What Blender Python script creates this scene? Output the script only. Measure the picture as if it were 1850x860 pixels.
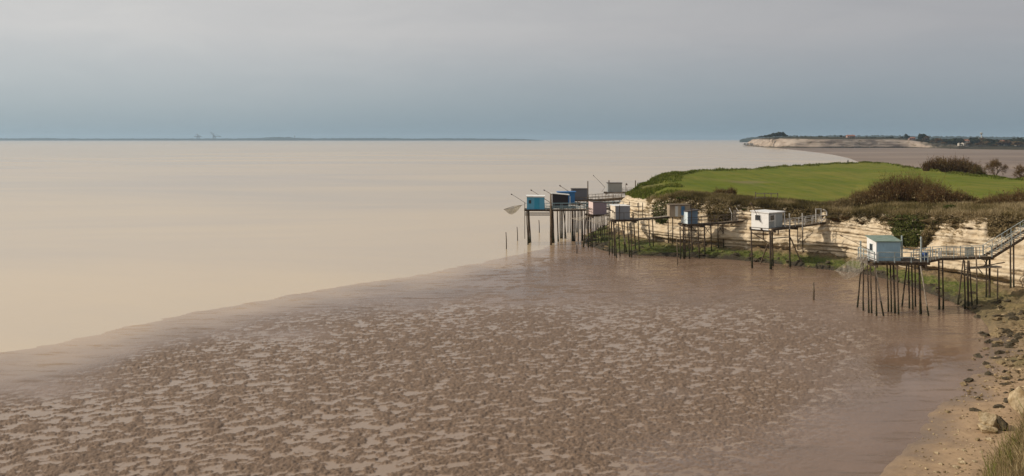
import bpy, math, random
import numpy as np
from mathutils import Vector, Matrix, Euler

# ------------------------------------------------------------------ camera, sky, sun, exposure
for o in list(bpy.data.objects):
    bpy.data.objects.remove(o)
SC = bpy.context.scene
COL = SC.collection
CAM_H, FPX, HOR = 18.0, 1600.0, 251.5          # camera height (m), focal length and horizon row of the 1850 px photograph

cam_d = bpy.data.cameras.new('camera')
cam = bpy.data.objects.new('camera', cam_d)
COL.objects.link(cam)
cam.location = (0, 0, CAM_H)
cam.rotation_euler = (math.radians(90), 0, 0)
cam_d.sensor_width = 36.0
cam_d.lens = 36.0 * FPX / 1850.0
cam_d.shift_y = -(430.0 - HOR) / 1850.0
cam_d.clip_start = 0.5
cam_d.clip_end = 80000
SC.camera = cam

SUN_EL, SUN_AZ = math.radians(33), math.radians(-92)     # azimuth from +Y, clockwise positive
sun_dir = Vector((math.sin(SUN_AZ) * math.cos(SUN_EL), math.cos(SUN_AZ) * math.cos(SUN_EL), math.sin(SUN_EL)))
sl = bpy.data.lights.new('sun', 'SUN')
sl.energy = 3.5
sl.angle = math.radians(1.0)
sl.color = (1.0, 0.90, 0.76)
so = bpy.data.objects.new('sun', sl)
COL.objects.link(so)
so.rotation_euler = sun_dir.to_track_quat('Z', 'Y').to_euler()

SC.view_settings.view_transform = 'Standard'
SC.view_settings.look = 'None'
SC.view_settings.exposure = 0.0
SC.view_settings.gamma = 1.0
SC.cycles.volume_step_rate = 4.0
SC.cycles.volume_max_steps = 64
SC.cycles.max_bounces = 6
SC.cycles.transparent_max_bounces = 12
SC.cycles.volume_bounces = 0
SC.cycles.caustics_reflective = False
SC.cycles.caustics_refractive = False

W = bpy.data.worlds.new('World')
SC.world = W
W.use_nodes = True
nt = W.node_tree
nt.nodes.clear()


def N(tree, typ, **kw):
    n = tree.nodes.new(typ)
    for k, v in kw.items():
        if k == 'inp':
            for i, val in v.items():
                n.inputs[i].default_value = val
        else:
            setattr(n, k, v)
    return n


def mth(tree, op, a, b=None, clamp=False):
    n = tree.nodes.new('ShaderNodeMath')
    n.operation = op
    n.use_clamp = clamp
    for i, v in ((0, a), (1, b)):
        if v is None:
            continue
        if isinstance(v, (int, float)):
            n.inputs[i].default_value = v
        else:
            tree.links.new(v, n.inputs[i])
    return n.outputs[0]


def mixc(tree, fac, a, b, blend='MIX'):
    n = tree.nodes.new('ShaderNodeMix')
    n.data_type = 'RGBA'
    n.blend_type = blend
    n.clamp_factor = True
    for i, v in ((0, fac), (6, a), (7, b)):
        if isinstance(v, (int, float)):
            n.inputs[i].default_value = v
        elif isinstance(v, tuple):
            n.inputs[i].default_value = (v[0], v[1], v[2], 1)
        else:
            tree.links.new(v, n.inputs[i])
    return n.outputs[2]


def maprange(tree, v, a, b, c, d, smooth=True):
    n = tree.nodes.new('ShaderNodeMapRange')
    n.interpolation_type = 'SMOOTHSTEP' if smooth else 'LINEAR'
    n.clamp = True
    tree.links.new(v, n.inputs[0])
    for i, x in enumerate((a, b, c, d)):
        n.inputs[i + 1].default_value = x
    return n.outputs[0]


sky = N(nt, 'ShaderNodeTexSky', sky_type='NISHITA', sun_disc=False, sun_elevation=SUN_EL, sun_rotation=SUN_AZ,
        air_density=1.0, dust_density=2.0, ozone_density=1.5, altitude=0)
tc = N(nt, 'ShaderNodeTexCoord')
sep = N(nt, 'ShaderNodeSeparateXYZ')
nt.links.new(tc.outputs['Generated'], sep.inputs[0])
# layered overcast: the cloud deck thins out towards the horizon, broken up by soft streaks
mp = N(nt, 'ShaderNodeMapping', inp={3: (1.2, 1.2, 5.0)})
nt.links.new(tc.outputs['Generated'], mp.inputs[0])
cn = N(nt, 'ShaderNodeTexNoise', inp={'Scale': 2.2, 'Detail': 5, 'Roughness': 0.55, 'Distortion': 0.3})
nt.links.new(mp.outputs[0], cn.inputs['Vector'])
cover = maprange(nt, sep.outputs[2], 0.005, 0.115, 0.0, 1.0, False)
cover = mth(nt, 'ADD', cover, mth(nt, 'MULTIPLY', mth(nt, 'SUBTRACT', cn.outputs[0], 0.5), 0.22), True)
# thin cloud lights up towards the sun and dulls away from it
toward = mth(nt, 'MULTIPLY', sep.outputs[0], -1.0)
glow = maprange(nt, toward, -0.55, 0.75, 0.0, 1.0, True)
cloud = mixc(nt, glow, (3.95, 3.95, 4.1), (6.5, 6.4, 6.25))
mottle = N(nt, 'ShaderNodeTexNoise', inp={'Scale': 7.0, 'Detail': 6, 'Roughness': 0.6, 'Distortion': 0.5})
nt.links.new(mp.outputs[0], mottle.inputs['Vector'])
cloud = mixc(nt, maprange(nt, mottle.outputs[0], 0.3, 0.7, 0, 1), mixc(nt, 1.0, cloud, (0.975, 0.98, 0.985), 'MULTIPLY'), mixc(nt, 1.0, cloud, (1.03, 1.03, 1.025), 'MULTIPLY'))
low = mixc(nt, glow, (2.0, 2.75, 3.3), (3.2, 4.1, 4.55))
base = mixc(nt, 0.88, sky.outputs[0], low)
full = mixc(nt, cover, base, cloud)
bg = N(nt, 'ShaderNodeBackground', inp={'Strength': 0.1})
nt.links.new(full, bg.inputs[0])
wo = N(nt, 'ShaderNodeOutputWorld')
nt.links.new(bg.outputs[0], wo.inputs[0])


# ------------------------------------------------------------------ helpers
def G(px, py, z=0.0):
    """point of the photograph on the level z, in metres"""
    y = (CAM_H - z) * FPX / (py - HOR)
    return Vector(((px - 925.0) / FPX * y, y, z))


def D(px, py, y):
    """point of the photograph at the distance y"""
    return Vector(((px - 925.0) / FPX * y, y, CAM_H - (py - HOR) / FPX * y))


def _hash(ix, iy, iz, seed):
    h = (ix.astype(np.int64) * 374761393 + iy.astype(np.int64) * 668265263 + iz.astype(np.int64) * 2147483647 + seed * 974634777) & 0xFFFFFFFF
    h = ((h ^ (h >> 13)) * 1274126177) & 0xFFFFFFFF
    return ((h ^ (h >> 16)) & 0xFFFFFF) / float(0xFFFFFF)


def vnoise(x, y, z=None, seed=0):
    """smooth value noise, -1..1"""
    x = np.asarray(x, float); y = np.asarray(y, float)
    x, y = np.broadcast_arrays(x, y)
    z = np.zeros_like(x) if z is None else np.broadcast_to(np.asarray(z, float), x.shape)
    ix, iy, iz = np.floor(x), np.floor(y), np.floor(z)
    fx, fy, fz = x - ix, y - iy, z - iz
    ux, uy, uz = (f * f * f * (f * (f * 6 - 15) + 10) for f in (fx, fy, fz))
    def c(a, b, d): return _hash(ix + a, iy + b, iz + d, seed)
    def pl(d):
        a = c(0, 0, d) * (1 - ux) + c(1, 0, d) * ux
        b = c(0, 1, d) * (1 - ux) + c(1, 1, d) * ux
        return a * (1 - uy) + b * uy
    r = pl(0)
    if np.any(uz > 0):
        r = r * (1 - uz) + pl(1) * uz
    return r * 2 - 1


def fbm(x, y, z=None, octv=4, seed=0, gain=0.5, lac=2.03):
    a, t, n = 1.0, 0.0, 0.0
    f = 1.0
    for k in range(octv):
        t = t + a * vnoise(np.asarray(x) * f + k * 17.3, np.asarray(y) * f - k * 9.1, None if z is None else np.asarray(z) * f + k * 3.7, seed + k)
        n += a
        a *= gain
        f *= lac
    return t / n * 1.6


def sstep(a, b, x):
    t = np.clip((np.asarray(x, float) - a) / (b - a), 0, 1)
    return t * t * (3 - 2 * t)


def poly_at(pts, n=None, s=None):
    """resample a polyline evenly: n samples"""
    p = np.array([tuple(q) for q in pts], float)
    d = np.r_[0, np.cumsum(np.linalg.norm(np.diff(p, axis=0), axis=1))]
    t = np.linspace(0, d[-1], n) if s is None else np.asarray(s) * d[-1]
    return np.stack([np.interp(t, d, p[:, k]) for k in range(p.shape[1])], 1)


def smooth_line(pts, n, it=3):
    p = np.array([tuple(q) for q in pts], float)
    for _ in range(it):                                    # corner cutting
        q = np.empty((2 * len(p) - 2 + 2, p.shape[1]))
        q[0], q[-1] = p[0], p[-1]
        q[1:-1:2] = p[:-1] * .75 + p[1:] * .25
        q[2:-1:2] = p[:-1] * .25 + p[1:] * .75
        p = q
    return poly_at(p, n)


def sdist(X, Y, pts):
    """signed distance to an open polyline (positive to the right of its direction)"""
    best = np.full(X.shape, 1e9); sg = np.ones(X.shape)
    p = [tuple(q)[:2] for q in pts]
    for (ax, ay), (bx, by) in zip(p[:-1], p[1:]):
        dx, dy = bx - ax, by - ay
        t = np.clip(((X - ax) * dx + (Y - ay) * dy) / (dx * dx + dy * dy), 0, 1)
        ex, ey = X - ax - t * dx, Y - ay - t * dy
        d = np.hypot(ex, ey)
        cr = dx * (Y - ay) - dy * (X - ax)
        m = d < best
        best = np.where(m, d, best)
        sg = np.where(m, np.where(cr < 0, 1.0, -1.0), sg)
    return best * sg


def tag(o, label=None, cat=None, group=None, kind=None):
    for k, v in (('label', label), ('category', cat), ('group', group), ('kind', kind)):
        if v:
            o[k] = v
    return o


def mesh_np(name, verts, faces, mat, smooth=True, attrs=None):
    me = bpy.data.meshes.new(name)
    verts = np.ascontiguousarray(verts, dtype=np.float32)
    faces = np.ascontiguousarray(faces, dtype=np.int32)
    k = faces.shape[1]
    me.vertices.add(len(verts)); me.vertices.foreach_set('co', verts.ravel())
    me.loops.add(faces.size); me.loops.foreach_set('vertex_index', faces.ravel())
    me.polygons.add(len(faces))
    me.polygons.foreach_set('loop_start', np.arange(0, faces.size, k, dtype=np.int32))
    me.polygons.foreach_set('use_smooth', np.full(len(faces), smooth))
    me.update(calc_edges=True)
    for an, av in (attrs or {}).items():
        a = me.attributes.new(an, 'FLOAT', 'POINT')
        a.data.foreach_set('value', np.ascontiguousarray(av, dtype=np.float32).ravel())
    if mat:
        me.materials.append(mat)
    return me


def link(name, me, parent=None, loc=None):
    o = bpy.data.objects.new(name, me)
    COL.objects.link(o)
    if parent:
        o.parent = parent
    if loc is not None:
        o.location = loc
    return o


def grid_faces(nu, nv):
    i = np.arange(nu * nv).reshape(nu, nv)
    return np.stack([i[:-1, :-1].ravel(), i[1:, :-1].ravel(), i[1:, 1:].ravel(), i[:-1, 1:].ravel()], 1)


def empty(name, loc):
    o = bpy.data.objects.new(name, None)
    COL.objects.link(o)
    o.location = loc
    o.empty_display_size = 0.2
    return o


class MB:
    """collects simple solids and links them as one mesh object"""
    def __init__(s): s.v, s.f = [], []

    def quadbox(s, c8):
        b = len(s.v)
        s.v += [tuple(c) for c in c8]
        s.f += [(b, b + 3, b + 2, b + 1), (b + 4, b + 5, b + 6, b + 7), (b, b + 1, b + 5, b + 4), (b + 1, b + 2, b + 6, b + 5),
                (b + 2, b + 3, b + 7, b + 6), (b + 3, b, b + 4, b + 7)]
        return s

    def fbox(s, F, u0, u1, v0, v1, z0, z1, zb0=None, zb1=None):
        """box in a local frame F(u, v, z); zb* are the heights at the u1 end"""
        a0, a1 = (z0 if zb0 is None else zb0), (z1 if zb1 is None else zb1)
        return s.quadbox([F(u0, v0, z0), F(u1, v0, a0), F(u1, v1, a0), F(u0, v1, z0), F(u0, v0, z1), F(u1, v0, a1), F(u1, v1, a1), F(u0, v1, z1)])

    def beam(s, p, q, w, h=None):
        p, q = Vector(p), Vector(q)
        h = w if h is None else h
        d = (q - p).normalized()
        up = Vector((0, 0, 1)) if abs(d.z) < 0.95 else Vector((0, 1, 0))
        r = d.cross(up).normalized() * w / 2
        t = r.cross(d).normalized() * h / 2
        return s.quadbox([p - r - t, p + r - t, p + r + t, p - r + t, q - r - t, q + r - t, q + r + t, q - r + t])

    def tube(s, pts, rad, n=7, cap=True):
        pts = [Vector(p) for p in pts]
        if not isinstance(rad, (list, tuple)):
            rad = [rad] * len(pts)
        rings = []
        for k, p in enumerate(pts):
            d = (pts[min(k + 1, len(pts) - 1)] - pts[max(k - 1, 0)]).normalized()
            up = Vector((0, 0, 1)) if abs(d.z) < 0.9 else Vector((1, 0, 0))
            r = d.cross(up).normalized()
            t = r.cross(d).normalized()
            b = len(s.v)
            for i in range(n):
                a = 2 * math.pi * i / n
                s.v.append(tuple(p + (r * math.cos(a) + t * math.sin(a)) * rad[k]))
            rings.append(b)
        for b, c in zip(rings[:-1], rings[1:]):
            for i in range(n):
                j = (i + 1) % n
                s.f.append((b + i, b + j, c + j, c + i))
        if cap:
            s.f.append(tuple(rings[0] + i for i in range(n))[::-1])
            s.f.append(tuple(rings[-1] + i for i in range(n)))
        return s

    def build(s, name, mat, parent=None, smooth=False, origin=None):
        o = Vector(origin) if origin is not None else (parent_world(parent) if parent else None)
        vs = s.v if o is None else [(a - o.x, b - o.y, c - o.z) for a, b, c in s.v]
        me = bpy.data.meshes.new(name)
        me.from_pydata(vs, [], s.f)
        if smooth:
            me.polygons.foreach_set('use_smooth', [True] * len(me.polygons))
        me.update()
        me.materials.append(mat)
        ob = link(name, me, parent)
        if parent is None and o is not None:
            ob.location = o
        return ob


def parent_world(o):
    v = Vector((0, 0, 0))
    while o is not None:
        v = v + o.location
        o = o.parent
    return v


# ------------------------------------------------------------------ materials
MATS = {}


def pmat(name, col, rough=0.8, spec=0.3, col2=None, scale=4.0, detail=4, bump=0.0, bscale=None, stretch=(1, 1, 1), lo=0.35, hi=0.65, metal=0.0,
         coords='Object', col3=None, s3=1.0, f3=(0.5, 0.65)):
    m = bpy.data.materials.new(name)
    m.use_nodes = True
    t = m.node_tree
    b = t.nodes['Principled BSDF']
    b.inputs['Roughness'].default_value = rough
    b.inputs['Specular IOR Level'].default_value = spec
    b.inputs['Metallic'].default_value = metal
    b.inputs['Base Color'].default_value = (*col, 1)
    tcn = N(t, 'ShaderNodeTexCoord')
    mpn = N(t, 'ShaderNodeMapping', inp={3: stretch})
    t.links.new(tcn.outputs[coords], mpn.inputs[0])
    c = None
    if col2 is not None:
        n = N(t, 'ShaderNodeTexNoise', inp={'Scale': scale, 'Detail': detail, 'Roughness': 0.6})
        t.links.new(mpn.outputs[0], n.inputs['Vector'])
        c = mixc(t, maprange(t, n.outputs[0], lo, hi, 0, 1), col, col2)
        if col3 is not None:
            n3 = N(t, 'ShaderNodeTexNoise', inp={'Scale': s3, 'Detail': 3, 'Roughness': 0.6})
            t.links.new(mpn.outputs[0], n3.inputs['Vector'])
            c = mixc(t, maprange(t, n3.outputs[0], f3[0], f3[1], 0, 1), c, col3)
        t.links.new(c, b.inputs['Base Color'])
    if bump:
        n2 = N(t, 'ShaderNodeTexNoise', inp={'Scale': bscale or scale * 3, 'Detail': 4, 'Roughness': 0.65})
        t.links.new(mpn.outputs[0], n2.inputs['Vector'])
        bp = N(t, 'ShaderNodeBump', inp={'Strength': bump, 'Distance': 0.1})
        t.links.new(n2.outputs[0], bp.inputs['Height'])
        t.links.new(bp.outputs[0], b.inputs['Normal'])
    MATS[name] = m
    return m


def tint_mat(name, cols, rough=0.9, trans=0.0):
    """foliage: the colour of each leaf or blade follows its own random tint (vertex attribute)"""
    m = bpy.data.materials.new(name)
    m.use_nodes = True
    t = m.node_tree
    b = t.nodes['Principled BSDF']
    b.inputs['Roughness'].default_value = rough
    b.inputs['Specular IOR Level'].default_value = 0.15
    a = N(t, 'ShaderNodeAttribute', attribute_name='tint')
    r = N(t, 'ShaderNodeValToRGB')
    r.color_ramp.elements[0].position = 0.0
    r.color_ramp.elements[1].position = 1.0
    for k in range(len(cols) - 2):
        r.color_ramp.elements.new((k + 1) / (len(cols) - 1))
    for e, c in zip(r.color_ramp.elements, cols):
        e.color = (*c, 1)
    t.links.new(a.outputs['Fac'], r.inputs[0])
    t.links.new(r.outputs[0], b.inputs['Base Color'])
    if trans:
        tr = N(t, 'ShaderNodeBsdfTranslucent')
        t.links.new(r.outputs[0], tr.inputs[0])
        mx = N(t, 'ShaderNodeMixShader', inp={0: trans})
        t.links.new(b.outputs[0], mx.inputs[1])
        t.links.new(tr.outputs[0], mx.inputs[2])
        t.links.new(mx.outputs[0], t.nodes['Material Output'].inputs[0])
    MATS[name] = m
    return m

# ------------------------------------------------------------------ the setting: sea, mud, shore, cliff, field
def water_mat():
    m = bpy.data.materials.new('silty_water')
    m.use_nodes = True
    t = m.node_tree
    b = t.nodes['Principled BSDF']
    tcn = N(t, 'ShaderNodeTexCoord')
    n = N(t, 'ShaderNodeTexNoise', inp={'Scale': 0.010, 'Detail': 6, 'Roughness': 0.6, 'Distortion': 0.8})
    mpn = N(t, 'ShaderNodeMapping', inp={3: (0.35, 1.0, 1.0), 2: (0, 0, 0.35)})
    t.links.new(tcn.outputs['Object'], mpn.inputs[0])
    t.links.new(mpn.outputs[0], n.inputs['Vector'])
    c = mixc(t, maprange(t, n.outputs[0], 0.3, 0.7, 0, 1), WATER_A, WATER_B)
    t.links.new(c, b.inputs['Base Color'])
    b.inputs['Roughness'].default_value = 0.20
    b.inputs['Specular IOR Level'].default_value = 0.5
    n2 = N(t, 'ShaderNodeTexNoise', inp={'Scale': 1.1, 'Detail': 3, 'Roughness': 0.6})
    t.links.new(tcn.outputs['Object'], n2.inputs['Vector'])
    n3 = N(t, 'ShaderNodeTexNoise', inp={'Scale': 0.05, 'Detail': 2})
    t.links.new(tcn.outputs['Object'], n3.inputs['Vector'])
    bp = N(t, 'ShaderNodeBump', inp={'Distance': 0.06})
    t.links.new(maprange(t, n3.outputs[0], 0.35, 0.7, 0.05, 0.35), bp.inputs['Strength'])
    t.links.new(n2.outputs[0], bp.inputs['Height'])
    t.links.new(bp.outputs[0], b.inputs['Normal'])
    return m


WATER_A, WATER_B = (0.60, 0.45, 0.27), (0.47, 0.375, 0.27)
# sea: a sheet to the horizon
e = 26000.0
sea = link('sea_water', mesh_np('sea_water', [(-e, -60, 0), (e, -60, 0), (e, e, 0), (-e, e, 0)], [(0, 1, 2, 3)], water_mat()))
tag(sea, 'wide calm silty brown estuary water reaching the horizon', kind='structure')

WATERLINE = [G(-500, 745), G(-200, 680), G(0, 640), G(200, 597), G(400, 557), G(600, 521), G(700, 504), G(800, 488), G(870, 475), G(930, 463), G(975, 452),
             G(1010, 440), G(1030, 430), G(1045, 421), G(1060, 414), Vector((22, 190, 0)), Vector((40, 215, 0))]
SANDLINE = [Vector((5.0, 28, 0)), Vector((13.6, 40.6, 0)), G(1556, 860), G(1618, 780), G(1685, 712), G(1762, 655), G(1782, 605), G(1768, 580), G(1748, 562)]
MUDEDGE = SANDLINE + [G(1700, 541), G(1625, 512), G(1560, 496), G(1500, 490), G(1400, 478), G(1300, 469), G(1200, 465), G(1100, 460), G(1058, 443), G(1050, 432),
                      Vector((15.0, 168, 0)), Vector((18.5, 180, 0)), Vector((24, 196, 0))]


def mud_mat():
    m = bpy.data.materials.new('estuary_mud')
    m.use_nodes = True
    t = m.node_tree
    b = t.nodes['Principled BSDF']
    tcn = N(t, 'ShaderNodeTexCoord')
    pool = N(t, 'ShaderNodeAttribute', attribute_name='pool').outputs['Fac']
    wet = N(t, 'ShaderNodeAttribute', attribute_name='wet').outputs['Fac']
    n = N(t, 'ShaderNodeTexNoise', inp={'Scale': 3.2, 'Detail': 6, 'Roughness': 0.7})
    t.links.new(tcn.outputs['Object'], n.inputs['Vector'])
    n2 = N(t, 'ShaderNodeTexNoise', inp={'Scale': 0.09, 'Detail': 3, 'Roughness': 0.6})
    t.links.new(tcn.outputs['Object'], n2.inputs['Vector'])
    lump = mixc(t, maprange(t, n.outputs[0], 0.3, 0.7, 0, 1), MUD_DARK, MUD_LIGHT)
    smooth = mixc(t, maprange(t, n2.outputs[0], 0.35, 0.65, 0, 1), MUD_SMOOTH, MUD_SMOOTH2)
    mps = N(t, 'ShaderNodeMapping', inp={3: (0.30, 1.25, 1.0), 2: (0, 0, -0.12)})
    t.links.new(tcn.outputs['Object'], mps.inputs[0])
    ns = N(t, 'ShaderNodeTexNoise', inp={'Scale': 0.85, 'Detail': 6, 'Roughness': 0.68, 'Distortion': 0.4})
    t.links.new(mps.outputs[0], ns.inputs['Vector'])
    streak = maprange(t, ns.outputs[0], 0.50, 0.70, 0, 1)
    smooth = mixc(t, mth(t, 'MULTIPLY', streak, 0.7), smooth, (0.135, 0.090, 0.060))
    c = mixc(t, wet, lump, smooth)
    silt = N(t, 'ShaderNodeAttribute', attribute_name='silt').outputs['Fac']
    c = mixc(t, silt, c, MUD_SILT)
    c = mixc(t, pool, c, MUD_POOL)
    t.links.new(c, b.inputs['Base Color'])
    r = mth(t, 'ADD', mth(t, 'SUBTRACT', 0.62, mth(t, 'MULTIPLY', wet, 0.42)), mth(t, 'MULTIPLY', mth(t, 'MULTIPLY', wet, streak), 0.30))
    rr = N(t, 'ShaderNodeMix')
    t.links.new(pool, rr.inputs[0]); t.links.new(r, rr.inputs[2]); rr.inputs[3].default_value = 0.16
    b.inputs['Specular IOR Level'].default_value = 0.24
    n4 = N(t, 'ShaderNodeTexNoise', inp={'Scale': 7.0, 'Detail': 5, 'Roughness': 0.7})
    t.links.new(tcn.outputs['Object'], n4.inputs['Vector'])
    bp = N(t, 'ShaderNodeBump', inp={'Distance': 0.05})
    dry = mth(t, 'MULTIPLY', mth(t, 'SUBTRACT', 1.0, pool), mth(t, 'SUBTRACT', 1.0, mth(t, 'MULTIPLY', wet, mth(t, 'SUBTRACT', 0.86, mth(t, 'MULTIPLY', streak, 0.45)))))
    film = N(t, 'ShaderNodeAttribute', attribute_name='film').outputs['Fac']
    slick = mth(t, 'SUBTRACT', 1.0, mth(t, 'MULTIPLY', film, 0.93))
    t.links.new(mth(t, 'ADD', mth(t, 'MULTIPLY', mth(t, 'MULTIPLY', dry, slick), 0.6), 0.006), bp.inputs['Strength'])
    t.links.new(mth(t, 'MULTIPLY', rr.outputs[0], mth(t, 'SUBTRACT', 1.0, mth(t, 'MULTIPLY', film, 0.72))), b.inputs['Roughness'])
    t.links.new(n4.outputs[0], bp.inputs['Height'])
    t.links.new(bp.outputs[0], b.inputs['Normal'])
    return m


MUD_DARK, MUD_LIGHT = (0.128, 0.085, 0.056), (0.215, 0.146, 0.098)
MUD_SMOOTH, MUD_SMOOTH2 = (0.230, 0.150, 0.102), (0.180, 0.116, 0.078)
MUD_SILT = (0.49, 0.345, 0.215)
MUD_POOL = (0.285, 0.205, 0.145)


def build_mud():
    pxs = np.arange(-260, 2080, 1.8)
    pys = np.r_[np.arange(985, 600, -1.35), np.arange(600, 398, -1.1)]
    PX, PY = np.meshgrid(pxs, pys, indexing='ij')
    Y = CAM_H * FPX / (PY - HOR)
    X = (PX - 925) / FPX * Y
    dw = sdist(X, Y, WATERLINE)
    ds = sdist(X, Y, MUDEDGE)                                   # negative on the mud side (line runs away from the camera, mud on its left)
    ds = -ds
    wob = fbm(X / 9, Y / 9, octv=3, seed=3)
    amp = sstep(3, 22, dw + wob * 6 - np.clip(X + 10, 0, 30) * 0.2) * (1 - sstep(78, 114, Y + wob * 7)) * sstep(2.0, 13, ds + wob * 3 - np.clip(Y - 60, 0, 40) * 0.17)
    a = math.radians(24)
    u, v = X * math.cos(a) + Y * math.sin(a), -X * math.sin(a) + Y * math.cos(a)
    wx, wy = fbm(X / 3.1, Y / 3.1, octv=2, seed=11), fbm(X / 3.1, Y / 3.1, octv=2, seed=19)
    big = fbm(u / 0.62 + wx * .25, v / 0.36 + wy * .25, octv=2, seed=23, gain=0.42)
    cells = fbm(u / 0.30 + wx, v / 0.22, octv=3, seed=41, gain=0.65)
    patch = fbm(X / 11, Y / 11, octv=3, seed=57)
    h = big * 0.72 + cells * 0.28 + patch * 0.30
    lev = -0.37 - 0.10 * sstep(-12, 25, X) + 0.05 * sstep(75, 50, Y)
    over = np.clip(h - lev, 0, 1.2)
    fine = fbm(X / 0.22, Y / 0.26, octv=3, seed=71, gain=0.7)
    lum = np.clip(over * 3.2, 0, 1)
    z = np.clip(dw * 0.010, -0.5, 0.13) + 0.012 * wob * sstep(-6, 4, dw) + 0.006 * fbm(u / 2.2, v / 0.9, octv=4, seed=63, gain=.6) * sstep(-6, 1, dw)
    z = z + amp * (np.minimum(over, 0.55) * 0.10 + lum * fine * 0.06)
    # scattered crusts and streaks on the smooth far flat
    st = fbm(u / 1.9 + wx * .3, v / 0.8 + wy * .4, octv=4, seed=91, gain=0.6)
    far = (1 - amp) * sstep(1, 7, dw) * sstep(84, 104, Y + wob * 8) * sstep(0.5, 4, ds)
    crust = far * sstep(0.16, 0.5, st) * sstep(-14, 4, X) * 0.85
    z = z + crust * 0.05 + (1 - amp) * 0.004 * fine * sstep(2, 6, dw)
    pool = sstep(.1, .7, amp) * (1 - sstep(0.0, 0.09, over))
    film = sstep(14, 4, ds + wob * 5) * sstep(84, 72, Y + wob * 4) * sstep(-1, 2, ds) * (1 - pool)
    wet = np.clip(1 - amp * sstep(0.0, 0.12, over) - crust * 0.95, 0, 1)
    vs = np.stack([X.ravel(), Y.ravel(), z.ravel()], 1)
    f = grid_faces(len(pxs), len(pys))
    # leave out what lies deep under the water or far under the land
    keep = ((dw > -12) & (ds > -6)).ravel()[f].any(1)
    o = link('mudflat', mesh_np('mudflat', vs, f[keep], mud_mat(), attrs={'pool': pool, 'wet': wet, 'film': np.clip(film, 0, 1), 'silt': np.clip(0.85 * sstep(12, -3, dw + wob * 3) ** 1.2 * sstep(32, 12, X + wob * 4) * (1 - crust), 0, 1)}))
    tag(o, 'brown tidal mudflat with clods, puddles and wet sheen', kind='structure')


build_mud()

# bay of mud between the field and the far headland
BAY_L = [(100, 60), (104, 120), (108, 200), (126, 330), (170, 440), (225, 560), tuple(G(1546, 292)[:2]), tuple(G(1532, 286)[:2]), tuple(G(1505, 280)[:2]), tuple(G(1470, 275)[:2]),
         tuple(G(1435, 271)[:2]), tuple(G(1405, 268.3)[:2]), (552, 1880), (600, 1960)]


def bay_mat():
    m = pmat('bay_mud', (0.165, 0.112, 0.075), 0.5, 0.22, (0.26, 0.185, 0.128), scale=0.006, detail=5, stretch=(0.45, 1.6, 1), lo=0.38, hi=0.62, coords='Object',
             col3=(0.13, 0.088, 0.06), s3=0.012, f3=(0.52, 0.7), bump=0.25, bscale=0.8)
    return m


def build_bay():
    L = poly_at(smooth_line(BAY_L, 160), 160)
    k = np.linspace(0, 1, 40) ** 1.7
    R = np.stack([np.interp(np.linspace(0, 1, 160), [0, .25, .6, 1], [520, 620, 1000, 1300]), L[:, 1] + 0], 1)
    X = L[:, None, 0] * (1 - k) + R[:, None, 0] * k
    Y = L[:, None, 1] * (1 - k) + R[:, None, 1] * k
    z = np.broadcast_to(np.where(k < 0.002, -0.05, 0.16), X.shape) + 0.02 * fbm(X / 40, Y / 40, octv=2, seed=5)
    vs = np.stack([X.ravel(), Y.ravel(), np.asarray(z).ravel()], 1)
    o = link('bay_mudflat', mesh_np('bay_mudflat', vs, grid_faces(160, 40), bay_mat()))
    tag(o, 'smooth grey brown mud filling the bay behind the field', kind='structure')


build_bay()

# ------------------------------------------------------------------ cliff line: (foot, top) from the near right, round the point, to the far side
CL = [((24, 34, 0.8), (33, 36, 12)), ((29, 42, .9), (35, 44, 12)), ((32, 48, 1), (37, 48, 12)), ((35.5, 55, 1), (41, 54, 11.5)), ((39, 60, 1), (45, 60, 11)), ((46, 66, 1.1), (51, 65, 10.5)),
      ((54, 76, 1.2), (58.5, 76, 10)), ((58, 87, 1.4), (62, 88.5, 9.6)), ((56.6, 94, 1.5), (60.3, 98, 9.3)), ((54.6, 97.5, 1.5), (58, 102, 9.2)), (G(1755, 511, 1.5), (56, 105.5, 9.0)), (G(1700, 500, 1.5), (54.2, 109, 8.8)),
      (G(1640, 489, 1.45), (52.2, 114, 8.4)), (G(1595, 480, 1.45), (50.2, 118.5, 8.1)), (G(1530, 465, 1.4), (48.2, 126.5, 7.5)), (G(1450, 457, 1.4), (43.4, 131.2, 7.7)), (G(1350, 449, 1.4), (36.8, 136.8, 8.0)),
      (G(1240, 441, 1.4), (29.6, 142.6, 8.3)), (G(1180, 434, 1.4), (26.0, 148.5, 8.2)), (G(1130, 425, 1.3), (24.0, 156, 7.4)), (G(1096, 417, 1.2), (22.8, 163, 7.3)),
      ((17.2, 168, 1), (22.8, 171, 7.3)), ((20, 177, .9), (26, 180, 7.9)), ((26, 192, .8), (31, 193, 8.9)), ((31, 204, .8), (36, 203, 9.4)), ((43, 235, .8), (48, 232, 9.2)), ((56, 256, .8), (60, 252, 8.9)),
      ((78, 283, .8), (82, 277, 8.7)), ((107, 318, .8), (111, 311, 8.8)), ((131, 346, .6), (134, 337, 8.6)), ((146, 338, .6), (140, 330, 8.4)), ((136, 288, .6), (127, 285, 8.5)), ((126, 241, .6), (117, 240, 8.4)),
      ((124, 213, .6), (116, 214, 8.3)), ((122, 196, .6), (115, 197, 8.3)), ((140, 172, .6), (132, 170, 8.5)), ((170, 142, .6), (160, 140, 9)), ((190, 100, .6), (178, 100, 10))]


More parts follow.
